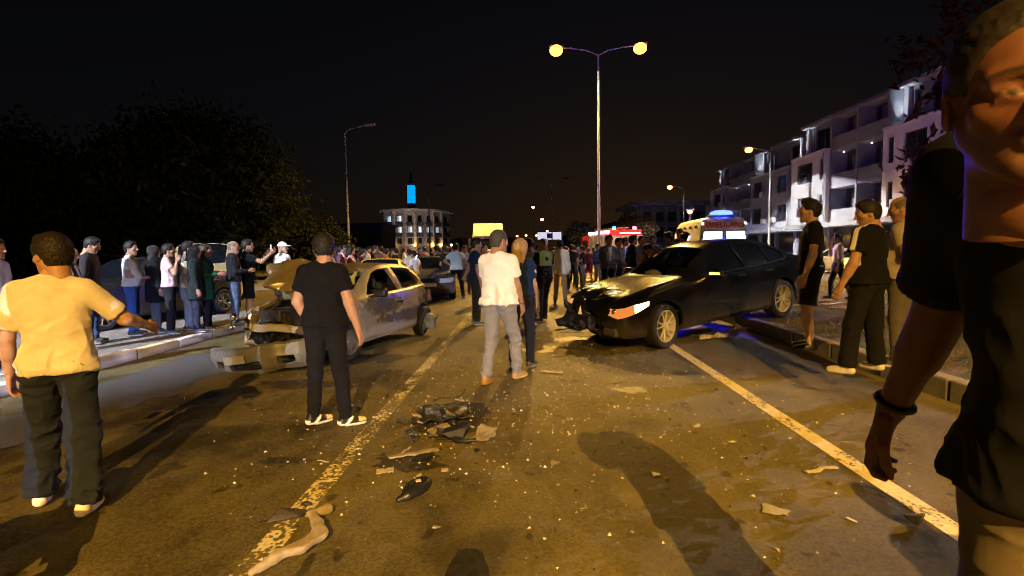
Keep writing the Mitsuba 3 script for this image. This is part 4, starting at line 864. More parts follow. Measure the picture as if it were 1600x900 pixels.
def apartment(label, secs, y0, y1, lit=()):
    key = thing('apartment_block', label, 'apartment building')
    put('core', bx(FX + .9, FX + 14, y0 + .3, y1 - .3, 0, 12.4), 'facade', key, (.1, .1, .115), 30)
    put('roof', bx(FX - .1, FX + 14.3, y0, y1, 12.4, 12.65), 'facade', key, (.24, .24, .26), 30)
    put('shop_canopy', bx(FX - 1.5, FX + .8, y0, y1, 3.15, 3.55), 'facade', key, (.2, .2, .215), 30)
    put('shopfront', tm([bx(FX + .5, FX + .8, y0 + .2, y1 - .2, .14, 3.12)]), 'window_glass', key)
    y = y0 + 1
    while y < y1 - 1: put('shop_pillar', bx(FX + .2, FX + .62, y - .25, y + .25, .14, 3.13), 'facade', key, (.16, .16, .17), 30); y += 4.2
    for a, b, kind, wins in secs:
        if kind == 'white':
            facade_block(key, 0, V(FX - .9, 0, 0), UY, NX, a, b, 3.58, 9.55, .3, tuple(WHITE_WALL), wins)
            for e in (a, b): put('side_wall', bx(FX - .6, FX + 1.2, e - (.3 if e == b else 0) + .003, e + (.3 if e == a else 0) - .003, 3.58, 9.54), 'facade', key, (.52, .5, .52), 30)
            put('parapet', bx(FX - .98, FX - .52, a - .03, b + .03, 9.56, 9.72), 'facade', key, (.6, .58, .6), 30); put('terrace', bx(FX - .5, FX + .9, a + .02, b - .02, 9.45, 9.53), 'facade', key, (.2, .2, .2), 30)
            up = [w for w in lit if a < w[0] < b]
            facade_block(key, 0, V(FX + .6, 0, 0), UY, NX, a, b, 9.55, 12.38, .25, (.15, .15, .17), up, 'upper_wall', rails=False)
            for e in ((a + .35, b - .35)):
                put('pilaster', bx(FX + .35, FX + .62, e - .22, e + .22, 9.56, 12.39), 'facade', key, (.42, .42, .46), 30)
                if e > 33: washer(key, (FX + .1, e, 9.6), (-1, 0, 0), (.7, .86, 1.), 90, 26, L=40)
        else:
            n = 2; wd = (b - a) / n
            for z in (3.58, 6.5, 9.55):
                for i in range(n):
                    c, d = a + i * wd, a + (i + 1) * wd
                    put('balcony', tm([bx(FX - .5, FX - .3, c + .12, d - .12, z, z + 1.0), bx(FX - .3, FX + .9, c + .1, d - .1, z, z + .16)]), 'facade', key, (.17, .17, .19), 30)
                    w = facade_block(key, 0, V(FX + .75, 0, 0), UY, NX, c + .2, d - .2, z + .17, z + 2.9, .12, (.04, .04, .045), [(c + .5, z + .2, d - .5, z + 2.5, 'dark')], 'recess')
                    m = trimesh.creation.icosphere(1, .07); m.apply_translation((FX + .2, d - .6, z + 2.78)); put('ceiling_light', m, 'lamp_black', key, emit=(2.2, 2.4, 3.2), weight=.01)
            for i in range(n + 1): put('pier', bx(FX - .56, FX + .9, a + i * wd - .1, a + i * wd + .1, 3.56, 12.39), 'facade', key, (.2, .2, .22), 30)
            for z in (6.32, 9.37, 12.1): put('slab_band', bx(FX - .54, FX + .9, a + .1, b - .1, z, z + .17), 'facade', key, (.22, .22, .24), 30)
    ra = random.Random(int(y0))
    for a, b, kind, wins in secs:
        for w in wins:
            if ra.random() < .55 and kind == 'white':
                yy = w[2] + .55 if w[2] + 1.0 < b else w[0] - .6
                put('air_conditioner', tm([rbox(FX - 1.24, FX - .905, yy - .4, yy + .4, w[1] - .05, w[1] + .5, .03), tm(m3.Manifold.cylinder(.02, .2, .2, 16).rotate((0, -90, 0)).translate((FX - 1.24, yy - .1, w[1] + .22)))]), 'facade', key, (.55, .55, .54), 30)
        if kind == 'white': put('downpipe', rod((FX - 1.0, a + .18, 3.6), (FX - 1.0, a + .18, 9.5), .05), 'facade', key, (.3, .3, .3), 40)
    return key
def wcol(a, b, zs=(4.2, 7.2), h=1.75, kind=''): return [(a, z, b, z + h, kind) for z in zs]
apartment('nearer four storey apartment block with white bays and lit top windows', [
    (45.6, 51.4, 'white', [(47.7, 4.2, 50.3, 5.95), (47.7, 7.2, 50.3, 8.95)] + wcol(46.0, 46.6, kind='n')), (38.5, 45.6, 'grey', []), (28.6, 38.5, 'white', [(37.4, 4.2, 38.0, 5.95, 'n'), (37.4, 7.2, 38.0, 8.95, 'n'), (34.4, 4.2, 36.4, 5.95, 'lit cool:.55'), (34.4, 7.2, 36.4, 8.95), (31, 4.2, 33, 5.95, 'lit:.5'), (31, 7.2, 33, 8.95)]),
    (20.8, 28.6, 'grey', [])], 20.8, 51.4, lit=[(33.9, 9.9, 36.0, 12.1, 'lit cool:1.1'), (31.5, 9.9, 33.6, 12.1, 'lit cool:1.1'), (36.9, 9.8, 37.7, 12.1, 'n'), (47.6, 9.9, 50.0, 12.0, 'n'), (29.2, 9.9, 31.2, 12.1, 'lit cool:1.0')])
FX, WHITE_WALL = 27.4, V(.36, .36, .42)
apartment('farther four storey apartment block behind the ambulance beacon', [
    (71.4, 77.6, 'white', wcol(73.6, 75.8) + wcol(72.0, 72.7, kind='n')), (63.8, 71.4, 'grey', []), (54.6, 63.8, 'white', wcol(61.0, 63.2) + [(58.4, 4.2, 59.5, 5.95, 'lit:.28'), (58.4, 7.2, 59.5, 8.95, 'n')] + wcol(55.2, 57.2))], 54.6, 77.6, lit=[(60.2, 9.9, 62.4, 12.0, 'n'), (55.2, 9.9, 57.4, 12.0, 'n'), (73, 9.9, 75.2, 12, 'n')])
# the low block past them
key = thing('low_building', 'low building with a pale flat roof slab beyond the apartment blocks', 'building')
put('wall', bx(20, 32, 96, 110, 0, 9.2), 'facade', key, (.25, .22, .22), 30); put('roof', bx(18.6, 33, 94.6, 111, 9.25, 9.9), 'facade', key, (.6, .58, .6), 30)
for i in range(5):
    for z in (3.6, 6.4): w = put('window', bx(21 + i * 2.2, 22.3 + i * 2.2, 95.9, 95.98, z, z + 1.7), 'window_glass', key)
    put('column', bx(20.3 + i * 2.2, 20.55 + i * 2.2, 95.3, 95.6, 0, 9.2), 'facade', key, (.4, .38, .38), 30)
# ---------------------------------------------------------------- the corner building with orange uplights, the minaret, the low dark block
key = thing('corner_building', 'curved four storey building with orange uplights on its pilasters', 'building')
Y0 = 138.; cols = [600, 616, 632, 649, 663, 677, 690, 703]; dep = [3., .8, 0., 0., 1.2, 3.6, 7., 12.]
cp = [aty(px, 360, Y0 + d)[:2] for px, d in zip(cols, dep)]; H = 12.4
plan = [tuple(c) for c in cp] + [(cp[-1][0] - 4, Y0 + 26), (cp[0][0] - 2, Y0 + 22)]
pg = Polygon(plan).buffer(0)
put('core', prism(pg.buffer(-.45), 0, H - .1, 'z'), 'facade', key, (.14, .13, .13), 30); put('roof', prism(pg.buffer(1.1, join_style=2), H, H + .55, 'z'), 'facade', key, (.55, .52, .52), 30); put('plinth', prism(pg.buffer(.25, join_style=2), 0, 3.3, 'z'), 'facade', key, (.2, .18, .17), 30)
litw = {(0, 1): 1.1, (0, 2): 1.4, (1, 1): 2.0, (1, 2): 2.2, (2, 1): 1.6, (2, 2): .0, (4, 1): 1.6, (3, 1): 2.0, (5, 1): 1.0}
for i in range(len(cp) - 1):
    a, b = V(*cp[i], 0), V(*cp[i + 1], 0); L = np.linalg.norm(b - a); u = (b - a) / L; nn = V(u[1], -u[0], 0); nn = nn if nn[1] < 0 else -nn
    wins = []
    for j in range(3):
        p = litw.get((i, j), 0); z = 3.9 + j * 2.9
        wins.append((L * .28, z, L * .72, z + 1.55, f'lit cool:{p * .6}' if p else 'n'))
    facade_block(key, 0, a, u, nn, .02, L - .02, 3.3, H, .3, (.3, .28, .28) if i % 2 else (.42, .4, .4), wins, rails=False)
    for j in range(1, 3): put('balcony', trimesh.creation.box((L * .6, .5, .9), trimesh.transformations.translation_matrix(a + u * L / 2 + nn * .26 + V(0, 0, 3.2 + j * 2.9)) @ pose(0, 0, 0, math.atan2(u[1], u[0]))), 'facade', key, (.09, .08, .09), 30)
for i, pw in ((1, .35), (3, .8), (5, 1.), (6, 1.)):
    c = V(*cp[i], 0); put('pilaster', rod(c + V(0, -.25, 3.3), c + V(0, -.25, H), .42, .42, 8), 'facade', key, (.5, .45, .38), 30); washer(key, c + V(0, -1.15, 3.35), (0, -1, 0), (1., .52, .06), 1500 * pw, 40, .4, L=40)
for i, (px, nm) in enumerate(((622, 'left'), (668, 'right'))):  # unseen lamps added behind the crowd to brighten the corner facade
    fk = thing('floodlight', f'low {nm} hand floodlight aimed at the corner building', 'floodlight'); q = aty(px, 392, 122); q = V(q[0], 122, 1.2)
    put('post', rod((q[0], q[1], 0), q, .06), 'matte', fk, (.1, .1, .1), 40); put('lamp_head', tm(rbox(-.3, .3, -.1, .1, 0, .3, .03)), 'matte', fk, (.1, .1, .1), 40, M=pose(*q))
    scene[fk + '__beam'] = {'type': 'spot', 'to_world': T().look_at(origin=[q[0], q[1] + .2, q[2] + .2], target=[q[0], 140, 8.], up=[0, 0, 1]), 'intensity': rgb(*(V(1., .76, .62) * 170)), 'cutoff_angle': 50, 'beam_width': 25, 'sampling_weight': 2.}
key = thing('minaret', 'minaret with a gallery made to glow blue rising behind the corner building', 'tower')
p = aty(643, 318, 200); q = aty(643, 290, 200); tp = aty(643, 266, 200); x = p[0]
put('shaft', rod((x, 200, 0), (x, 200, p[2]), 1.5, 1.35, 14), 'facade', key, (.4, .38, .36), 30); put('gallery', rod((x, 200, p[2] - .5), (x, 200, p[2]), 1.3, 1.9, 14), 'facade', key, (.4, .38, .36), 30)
put('lit_gallery', rod((x, 200, p[2]), (x, 200, q[2]), 1.5, 1.5, 16), 'lamp_black', key, emit=(.0, .36, 1.6), weight=.3); put('spire', rod((x, 200, q[2]), (x, 200, tp[2]), 1.15, .05, 14), 'facade', key, (.35, .34, .34), 30)  # the band emits blue itself, standing in for light thrown on the tower
key = thing('low_building', 'low dark block left of the corner building behind the grey lamp post', 'building')
a, b = aty(500, 350, 112), aty(596, 352, 112); put('wall', bx(a[0], b[0], 112, 124, 0, a[2] - .4), 'facade', key, (.16, .17, .22), 30); put('roof', bx(a[0] - .4, b[0] + .4, 111.6, 124.4, a[2] - .395, a[2]), 'facade', key, (.2, .2, .24), 30)
for i in range(4): put('window', bx(a[0] + 2 + i * 2.7, a[0] + 3.4 + i * 2.7, 111.93, 111.98, 3.4, 4.8), 'window_glass', key)
key = thing('billboard', 'white lit billboard over the far end of the road', 'billboard')
a, b = aty(840, 363, 92), aty(877, 374, 92); put('panel', bx(a[0], b[0], 92, 92.15, b[2], a[2]), 'lamp_black', key, emit=(.62, .56, .72), weight=.05); put('picture', bx(a[0] + 1.6, a[0] + 2.6, 91.98, 91.995, b[2] + .2, a[2] - .2), 'facade', key, (.1, .45, .6))
put('frame', tm([bx(a[0] - .08, b[0] + .08, 92.01, 92.14, a[2] + .002, a[2] + .1), bx(a[0] - .08, b[0] + .08, 92.01, 92.14, b[2] - .1, b[2] - .002)]), 'matte', key, (.1, .1, .1), 30)
for x in (a[0] + .5, b[0] - .5): put('post', rod((x, 92.3, 0), (x, 92.3, a[2]), .12), 'matte', key, (.2, .2, .2), 40)
# dark long roofline between, far end of the road
for i, (x0, x1, Y, h, lb) in enumerate(((700, 740, 170, 5, 'far dark shed right of the corner building'), (786, 812, 215, 6, 'far dark house behind the lorry'), (880, 925, 150, 5.5, 'far dark shed under the billboard lights'), (925, 1000, 120, 6.5, 'dark flat roofed shed behind the fire engine'))):
    key = thing('shed', lb, 'building'); a, b = aty(x0, 385, Y)[0], aty(x1, 385, Y)[0]
    put('wall', bx(a, b, Y, Y + 10, 0, h), 'facade', key, (.12, .11, .11), 30); put('roof', prism([(a - .4, h), ((a + b) / 2, h + 1.3), (b + .4, h)], Y - .3, Y + 10.3), 'facade', key, (.13, .09, .08), 30)
# ---------------------------------------------------------------- trees
scene['leaf'] = {'type': 'principledthin', 'base_color': VC, 'roughness': .55, 'diff_trans': .5, 'spec_trans': 0.}
def leaves(c, r, n, size, seed, shape=2.0, clump=.32, hollow=.35):
    g = np.random.default_rng(seed); m = n // 26; d = g.normal(size=(m, 3)); d /= np.linalg.norm(d, axis=1, keepdims=True)
    cc = d * (hollow + (1 - hollow) * g.random((m, 1)) ** .5) * (.72 + .5 * meshkit.fbm(d * 1.7 + seed, 3, seed))[:, None]
    p = np.repeat(cc, 26, 0) * V(*r) + g.normal(size=(m * 26, 3)) * clump; n = len(p); p += V(*c)
    u = g.normal(size=(n, 3)); u /= np.linalg.norm(u, axis=1, keepdims=True); w = np.cross(u, g.normal(size=(n, 3))); w /= np.linalg.norm(w, axis=1, keepdims=True)
    s = size * (.6 + .8 * g.random((n, 1))); bend = np.cross(u, w) * s * .25
    v = np.stack([p - u * s, p + w * s * .42 + bend, p + u * s, p - w * s * .42 + bend], 1).reshape(-1, 3); i = np.arange(n)[:, None] * 4
    return trimesh.Trimesh(v, np.vstack([i + [0, 1, 2], i + [0, 2, 3]]), process=False), g, n
def tree(x, y, h, r, n, size, label, color, seed, base=.0, cz=.6, trunk=.22, cat='tree', group=None, clump=.32):
    key = thing('tree', label, cat, group); g0 = random.Random(seed); limbs = [rod((x, y, base), (x + .1, y, h * .45), trunk, trunk * .6, 10)]
    for i in range(9):
        a = i * 2.4; e = V(x + .1, y, h * (.3 + .03 * i)); q = e + V(math.cos(a) * r[0] * .7, math.sin(a) * r[1] * .7, r[2] * g0.uniform(.2, .9)); mid = (e + q) / 2 + V(0, 0, -.1 * r[2]); limbs += [rod(e, mid, trunk * .4, trunk * .25, 7), rod(mid, q, trunk * .25, trunk * .06, 6)]
    put('trunk', tm(limbs), 'matte', key, lambda v: V(.07, .05, .035) * (.5 + meshkit.fbm(v * 6, 3, 1))[:, None], 40)
    m, g, n = leaves((x, y, h * cz), r, n, size, seed, clump=clump); c = np.repeat(V(*color) * (.55 + .9 * g.random((n, 1))), 4, 0); put('crown', m, 'leaf', key, lambda v: c)
G1 = (.03, .036, .012)
tree(-15.2, 24.5, 7.2, (4.4, 4.2, 3.4), 26000, .17, 'broad dark tree behind the gold car, largest on the left', G1, 1, .14, .62, .3, clump=.5)
tree(-21.5, 22.0, 6.2, (3.6, 3.6, 3.0), 15000, .17, 'dark tree at the left behind the watching crowd', G1, 2, .14, .62, .26, clump=.5)
tree(-28, 25, 6.0, (4.5, 4, 3.0), 12000, .2, 'dark tree at the far left edge of the picture', G1, 3, .14, .6, .26, clump=.5)
tree(-13.4, 33, 3.6, (2.2, 2.0, 1.5), 6000, .15, 'low dark bushy tree by the grey lamp post', G1, 4, .14, .55, .16, clump=.4)
tree(5.6, 6.5, 4.9, (1.0, 1.0, 1.75), 1700, .075, 'young purple leaved tree on the verge beside the near man', (.04, .016, .02), 5, .25, .70, .05, clump=.13)
p = aty(905, 362, 60); tree(p[0], 60, 4.1, (1.5, 1.5, 1.1), 3000, .16, 'small pale palm like tree left of the tall lamp post', (.11, .1, .07), 6, .2, .85, .12, clump=.2)
p = aty(995, 358, 62); tree(p[0], 62, 5.2, (2.2, 1.8, 1.3), 4000, .16, 'small tree with orange brown leaves above the fire engine', (.12, .08, .04), 7, .2, .8, .12, clump=.25)
# ---------------------------------------------------------------- the two crashed cars
def car_pose(wheel_xy, z, heading, local, pitch=0., roll=0.):
    """puts the local point (x, y) of the car at wheel_xy; heading = direction the nose points to"""
    yaw = math.atan2(-heading[1], -heading[0]); M = pose(0, 0, 0, yaw, pitch, roll); p = M[:3, :3] @ V(local[0], local[1], 0); M[:3, 3] = V(wheel_xy[0], wheel_xy[1], z) - p; return M
wb = at(1043, 545)
a = math.radians(32); MB = car_pose(wb[:2], 0.0, (-math.cos(a), -math.sin(a)), (.93, -.93), pitch=-.085)
black_saloon(MB)
ws = at(546, 565); h = unit(V(-.256, -.967)); silver_hatch(car_pose(ws[:2], 0., h, (.75, -.75)))
# ---------------------------------------------------------------- plainer cars standing around
SALOON = [(0, .36, .58, .56, .62, .45), (.06, .28, .72, .66, .72, .55), (.5, .2, .86, .8, .86, .66), (1.2, .19, .89, .92, .98, .66), (1.5, .19, .89, .94, 1.1, .6), (2.15, .19, .89, .96, 1.42, .53), (2.7, .19, .89, .97, 1.45, .53), (3.3, .2, .88, .98, 1.36, .5), (3.85, .22, .87, .99, 1.07, .56), (4.4, .28, .8, .94, 1.02, .6), (4.5, .36, .66, .86, .92, .5)]
VAN = [(0, .36, .66, .7, .78, .5), (.06, .28, .8, .8, .86, .6), (.5, .2, .9, .95, 1.02, .7), (.9, .19, .92, 1.02, 1.14, .72), (1.5, .19, .92, 1.06, 1.66, .68), (2.0, .19, .92, 1.08, 1.8, .7), (3.6, .2, .92, 1.08, 1.8, .7), (4.2, .22, .9, 1.08, 1.74, .68), (4.38, .3, .86, 1.05, 1.5, .66), (4.42, .4, .74, .98, 1.1, .6)]
HATCH = [(0, .34, .52, .55, .62, .4), (.05, .26, .68, .64, .70, .5), (.5, .20, .82, .78, .84, .62), (1.0, .19, .84, .88, .94, .62), (1.5, .19, .84, .91, 1.26, .55), (1.9, .19, .84, .92, 1.43, .53), (2.9, .19, .84, .95, 1.43, .53), (3.4, .20, .82, .96, 1.3, .52), (3.8, .26, .77, .94, 1.0, .55), (3.92, .36, .62, .8, .86, .45)]
def plain_car(label, M, st, color, cat='car', lamps=None, tails=None, rim='alloy', N=44, dirt=.12):
    key = thing('parked_car', label, cat); L = st[-1][0]; rf = max(s[4] for s in st); i0 = next(i for i, s in enumerate(st) if s[4] > s[3] + .12); x0 = st[i0][0] + .1; xs = [s[0] for s in st if s[4] > rf - .12]; x1 = xs[0] + .1; x2 = xs[-1]; belt = st[i0][3] + .06
    top = rf - .11; xe = min(L - .45, x2 + .45); xm = (x1 + x2) / 2 + .05; hw = max(s[2] for s in st)
    w1 = [(x0 + .1, belt), (x1 + .05, top), (xm, top), (xm, belt)]; w2 = [(xm + .1, belt), (xm + .1, top), (x2, top), (xe, belt + .12), (xe - .05, belt)]
    q = st[i0 + 1][5] - .07; scr = ([(st[i0 - 1][0] + .16, -.56), (st[i0 - 1][0] + .1, 0), (st[i0 - 1][0] + .16, .56), (x1 - .12, q), (x1 - .12, -q)], belt - .06)
    wx = (.8, L - .72); hl = [(-.2, .56), (-.2, .7), (.45, .78), (.4, .66)]; tl = [(L - .28, .7), (L - .35, .92), (L + .2, .9), (L + .2, .7)]
    lc = [prism(hl, -2, -.36) + prism(hl, .36, 2), prism(tl, -2, -.45) + prism(tl, .45, 2)]
    rear = ([(x2 + .15, -.42), (x2 + .15, .42), (L - .25, .46), (L - .25, -.46)], belt + .06)
    d1 = [(x0 - .08, .3), (x0 - .08, belt - .04), (x1 - .02, top + .05), (xm + .05, top + .05), (xm + .05, .3)]; d2 = [(xm + .06, .3), (xm + .06, top + .05), (x2 + .05, top + .05), (xe + .02, belt), (L - 1.15, .6), (L - 1.3, .3)]
    out, inner = build_car(key, M, st, color, [(wx[0], .31), (wx[1], .31)], [d1, d2], [w1, w2], scr, rear, cut=lc, arch=.355, dirt=dirt, wheel_r=.31, rim_r=.205, N=N, style='cover' if rim == 'steel' else 'spoke', rims=(rim, (.4, .4, .4) if rim == 'steel' else None))
    sk = out - inner
    for s, (c, d) in ((-1, (-2, -.36)), (1, (.36, 2))): put('headlight', sk ^ prism(hl, c, d), 'plastic' if lamps is None else 'lamp_black', key, (.3, .3, .32) if lamps is None else None, 30, M=M, emit=lamps)
    for c, d in ((-2, -.45), (.45, 2)): put('tail_light', sk ^ prism(tl, c, d), 'plastic' if tails is None else 'lamp_black', key, (.2, .012, .01) if tails is None else None, 30, M=M, emit=tails)
    for s in (-1, 1): mirror(key, M, x0 + .05, s * (hw + .1), belt, color); 
    for x in (xm - .2, xe - .25):
        for s in (-1, 1): put('door_handle', rbox(x, x + .18, s * hw * .97 - .02, s * hw * .97 + .02, belt - .16, belt - .13, .01), 'plastic', key, (.05, .05, .05), 30, M=M)
    for x, t in ((-.005, 1), (L - .03, -1)): put('registration_plate', bx(x - .015 if t > 0 else x + .01, x + .002 if t > 0 else x + .03, -.26, .26, .48 if t > 0 else .62, .59 if t > 0 else .73), 'plastic', key, (.6, .6, .6), M=M)
    return key
def hd(x, y): return unit(V(x, y))
def carat(px, Y, z, head, **k): p = aty(px, 420, Y); return car_pose((p[0], Y), z, hd(*head), (2.1, 0))
plain_car('black saloon standing behind the crowd at the far left', carat(205, 11.6, .14, (-.25, -1)), SALOON, (.008, .008, .009))
plain_car('gold people carrier behind the bald man in the black jacket', carat(322, 15.2, .14, (.5, -1)), VAN, (.42, .33, .17), rim='steel')
plain_car('yellow taxi right behind the wrecked hatchback', carat(596, 14.6, 0, (.18, -1)), HATCH, (.5, .3, .02), rim='steel')
plain_car('dark blue saloon in the lane behind the yellow taxi', carat(672, 19.0, 0, (.15, -1)), SALOON, (.02, .022, .035))
plain_car('white car parked beyond the verge behind the walking man', car_pose((14.0, 20.8), 0, hd(1, -.12), (2.1, 0)), HATCH, (.6, .6, .6), rim='alloy')
plain_car('silver car at the far side of the other carriageway', car_pose((18.0, 31.5), 0, hd(.05, 1), (2.1, 0)), SALOON, (.3, .32, .36), lamps=(3, 3.2, 4))
for i, (px, Y, x, lb) in enumerate(((724, 46, 0, 'distant car with headlights on, left of the lorry'), (795, 60, 0, 'distant car with headlights on, right of the lorry'), (655, 40, 0, 'car with headlights on under the corner building'), (627, 44, 0, 'car with headlights on at the left edge of the corner building'), (925, 52, 0, 'distant car with red tail lights beside the lamp post'), (898, 62, 0, 'distant car under the small pale tree'))):
    p = aty(px, 400, Y); tail = 'tail' in lb; plain_car(lb, car_pose((p[0], Y), 0, hd(.02, 1 if tail else -1), (2.1, 0)), (SALOON, HATCH)[i % 2], (.1 + .1 * (i % 3),) * 3, lamps=(0 if tail else 1) * V(9, 9, 9.5) + .01, tails=V(5, .2, .3) if tail else None, N=26)
# police car behind the camera: white headlights along the lane, blue grille lamps towards the left pavement
MP = car_pose((-1.2, -12.5), 0, hd(.06, 1), (2.1, 0)); k = plain_car('police car with headlights on standing behind the camera', MP, SALOON, (.5, .5, .52), N=30)
put('light_bar', tm(rbox(2.2, 2.42, -.5, .5, 1.43, 1.53, .03)), 'plastic', k, (.03, .05, .2), 30, M=MP)
o = (MP @ V(-.12, -.6, .66, 1))[:3]; scene[k + '__headlight_beam'] = {'type': 'spot', 'to_world': T().look_at(origin=o.tolist(), target=[-.75, 8.0, 1.1], up=[0, 0, 1]), 'intensity': rgb(*(V(.95, .97, 1.) * 480)), 'cutoff_angle': 7.2, 'beam_width': 4, 'sampling_weight': 5.}
o = (MP @ V(-.12, .6, .66, 1))[:3]; scene[k + '__headlight_beam_001'] = {'type': 'spot', 'to_world': T().look_at(origin=o.tolist(), target=[-2.9, 3.3, 1.0], up=[0, 0, 1]), 'intensity': rgb(*(V(.95, .97, 1.) * 420)), 'cutoff_angle': 5.5, 'beam_width': 3.5, 'sampling_weight': 3.}
o = (MP @ V(-.12, -.3, .62, 1))[:3]; scene[k + '__grille_lamp'] = {'type': 'spot', 'to_world': T().look_at(origin=o.tolist(), target=[-7.9, 9.0, -1.2], up=[0, 0, 1]), 'intensity': rgb(*(V(.04, .3, 1.) * 1600)), 'cutoff_angle': 9, 'beam_width': 5, 'sampling_weight': 2.}
# ---------------------------------------------------------------- ambulance
def ambulance():
    key = thing('ambulance', 'white ambulance with blue beacon and lit rear windows beyond the black saloon', 'ambulance')
    M = car_pose((7.5, 20.4), 0, hd(0.02, 1), (5.6, 0)); white = (.76, .76, .79)
    st = [(0, .4, .7, .8, .9, .6), (.1, .32, .88, .95, 1.02, .7), (.7, .28, .98, 1.1, 1.2, .8), (1.3, .28, 1.0, 1.25, 1.9, .82), (1.8, .28, 1.0, 1.5, 2.45, .84), (2.4, .28, 1.0, 1.6, 2.74, .86), (5.2, .28, 1.0, 1.6, 2.76, .86), (5.5, .3, 1.0, 1.6, 2.72, .85), (5.58, .34, .97, 1.6, 2.64, .82), (5.62, .4, .94, 1.6, 2.5, .8)]
    out = shell(st, 0, 60); inner = shell(st, .06, 60); b = out - inner
    for x in (.95, 4.5):
        for s in (-1, 1): b = b - cylx(.4, .5).translate((x, s * .86, .36))
    rw = [(-.86, 1.32), (-.06, 1.32), (-.06, 1.86), (-.80, 1.86)]; rw2 = [(-y, z) for y, z in rw]
    cutter = lambda p, a, c: prism(p, 0, 1, 'y').rotate((0, 0, 90)).translate((a + 1, 0, 0)).scale((1, 1, 1)) if False else m3.Manifold.extrude(m3.CrossSection([p], m3.FillRule.EvenOdd), c - a).rotate((90, 0, 90)).translate((a, 0, 0))
    rws = [[(-.84, 1.66), (-.07, 1.66), (-.07, 2.2), (-.76, 2.2)], [(.07, 1.66), (.84, 1.66), (.76, 2.2), (.07, 2.2)]]
    for p in rws: b = b - cutter(p, 5.3, 6)
    sw = [(1.35, 1.34), (1.75, 1.85), (2.35, 1.9), (2.35, 1.34)]; b = b - prism(sw, -2, 2)
    b = b - m3.Manifold.cube((.012, 3, 2.6)).translate((2.5, -1.5, .3)).__sub__(rbox(2, 3, -.93, .93, .2, 2.7, .02)) - m3.Manifold.cube((.3, .012, 2.2)).translate((5.45, -.006, .5))
    put('body', b, 'paint', key, lambda v: np.where(((v[:, 2] > .95) & (v[:, 2] < 1.2))[:, None], V(.5, .05, .04), V(*white)), 30, M=M)
    gl = shell(st, .02, 60) - shell(st, .028, 60)
    for p in rws: put('rear_window', (gl ^ cutter(grow(p, .02).exterior.coords[:-1], 5.3, 6)), 'lamp_black', key, M=M, emit=(1.3, 1.75, 2.9), weight=.4)
    for p in rws: put('window_seal', cutter(list(grow(p, .05).exterior.coords)[:-1], 5.585, 5.63) - cutter(p, 5, 6), 'rubber', key, M=M)
    put('side_window', gl ^ prism(grow(sw, .02), -2, 2), 'dark_glass', key, None, 30, M=M)
    put('windscreen', gl ^ prism([(.95, -.7), (.95, .7), (1.75, .72), (1.75, -.72)], 1.3, 3, 'z'), 'dark_glass', key, None, 30, M=M)
    bc = put('beacon_base', tm(rbox(5.05, 5.45, -.5, .5, 2.75, 2.83, .03)), 'plastic', key, (.05, .05, .06), 30, M=M)
    bm = tm(m3.Manifold.sphere(1, 24).scale((.2, .44, .13)).translate((5.25, 0, 2.89))); put('beacon', bm, 'lamp_black', bc, M=M, emit=(.3, .66, 1300.), weight=7., label='blue glowing beacon')
    for s in (-1, 1):
        put('tail_light', tm(rbox(5.56, 5.66, s * .9 - .06, s * .9 + .06, .8, 1.2, .02)), 'plastic', key, (.3, .02, .02), 30, M=M)
        for i in range(4): put('side_lamp', tm(m3.Manifold.sphere(.06, 10).translate((2.9 + i * .75, s * .93, 2.4))), 'plastic', key, (.05, .05, .06), True, M=M)
        put('work_lamp', tm(m3.Manifold.sphere(.055, 10).translate((5.57, s * .8, 2.5))), 'lamp_black', key, M=M, emit=(2.5, 2.3, 2.6), weight=.05)
    t = meshkit.text_mesh('AMBULANS', .2, .006, True); tw = t.bounds[1, 0]
    R = np.eye(4); R[:3, 0], R[:3, 1], R[:3, 2] = (0, 1, 0), (0, 0, 1), (1, 0, 0); R[:3, 3] = (5.628 - .02, -tw / 2 * 1.05, 2.36); R[:3, 0] *= 1.05
    # seen from behind the letters run to the right
    R[:3, 0] = (0, 1, 0); t.apply_transform(R); put('lettering', t, 'plastic', key, (.5, .03, .04), M=M @ pose(.03, 0, 0, 0, 0), label='red word AMBULANS over the rear windows')
    for i, (x, _) in enumerate(((.95, 0), (4.5, 0))):
        for s in (-1, 1): P = np.eye(4); P[:3, 3] = (x, s * .87, .35); wheel(key, M @ P, .35, .22, .22, 'cover', s < 0, 'steel', (.4, .4, .4))
    put('rear_bumper', rbox(5.55, 5.75, -.95, .95, .38, .56, .04), 'plastic', key, (.05, .05, .05), 30, M=M); put('handle', rbox(5.6, 5.64, -.2, -.12, 1.05, 1.3, .01), 'plastic', key, (.03, .03, .03), 30, M=M)
ambulance()
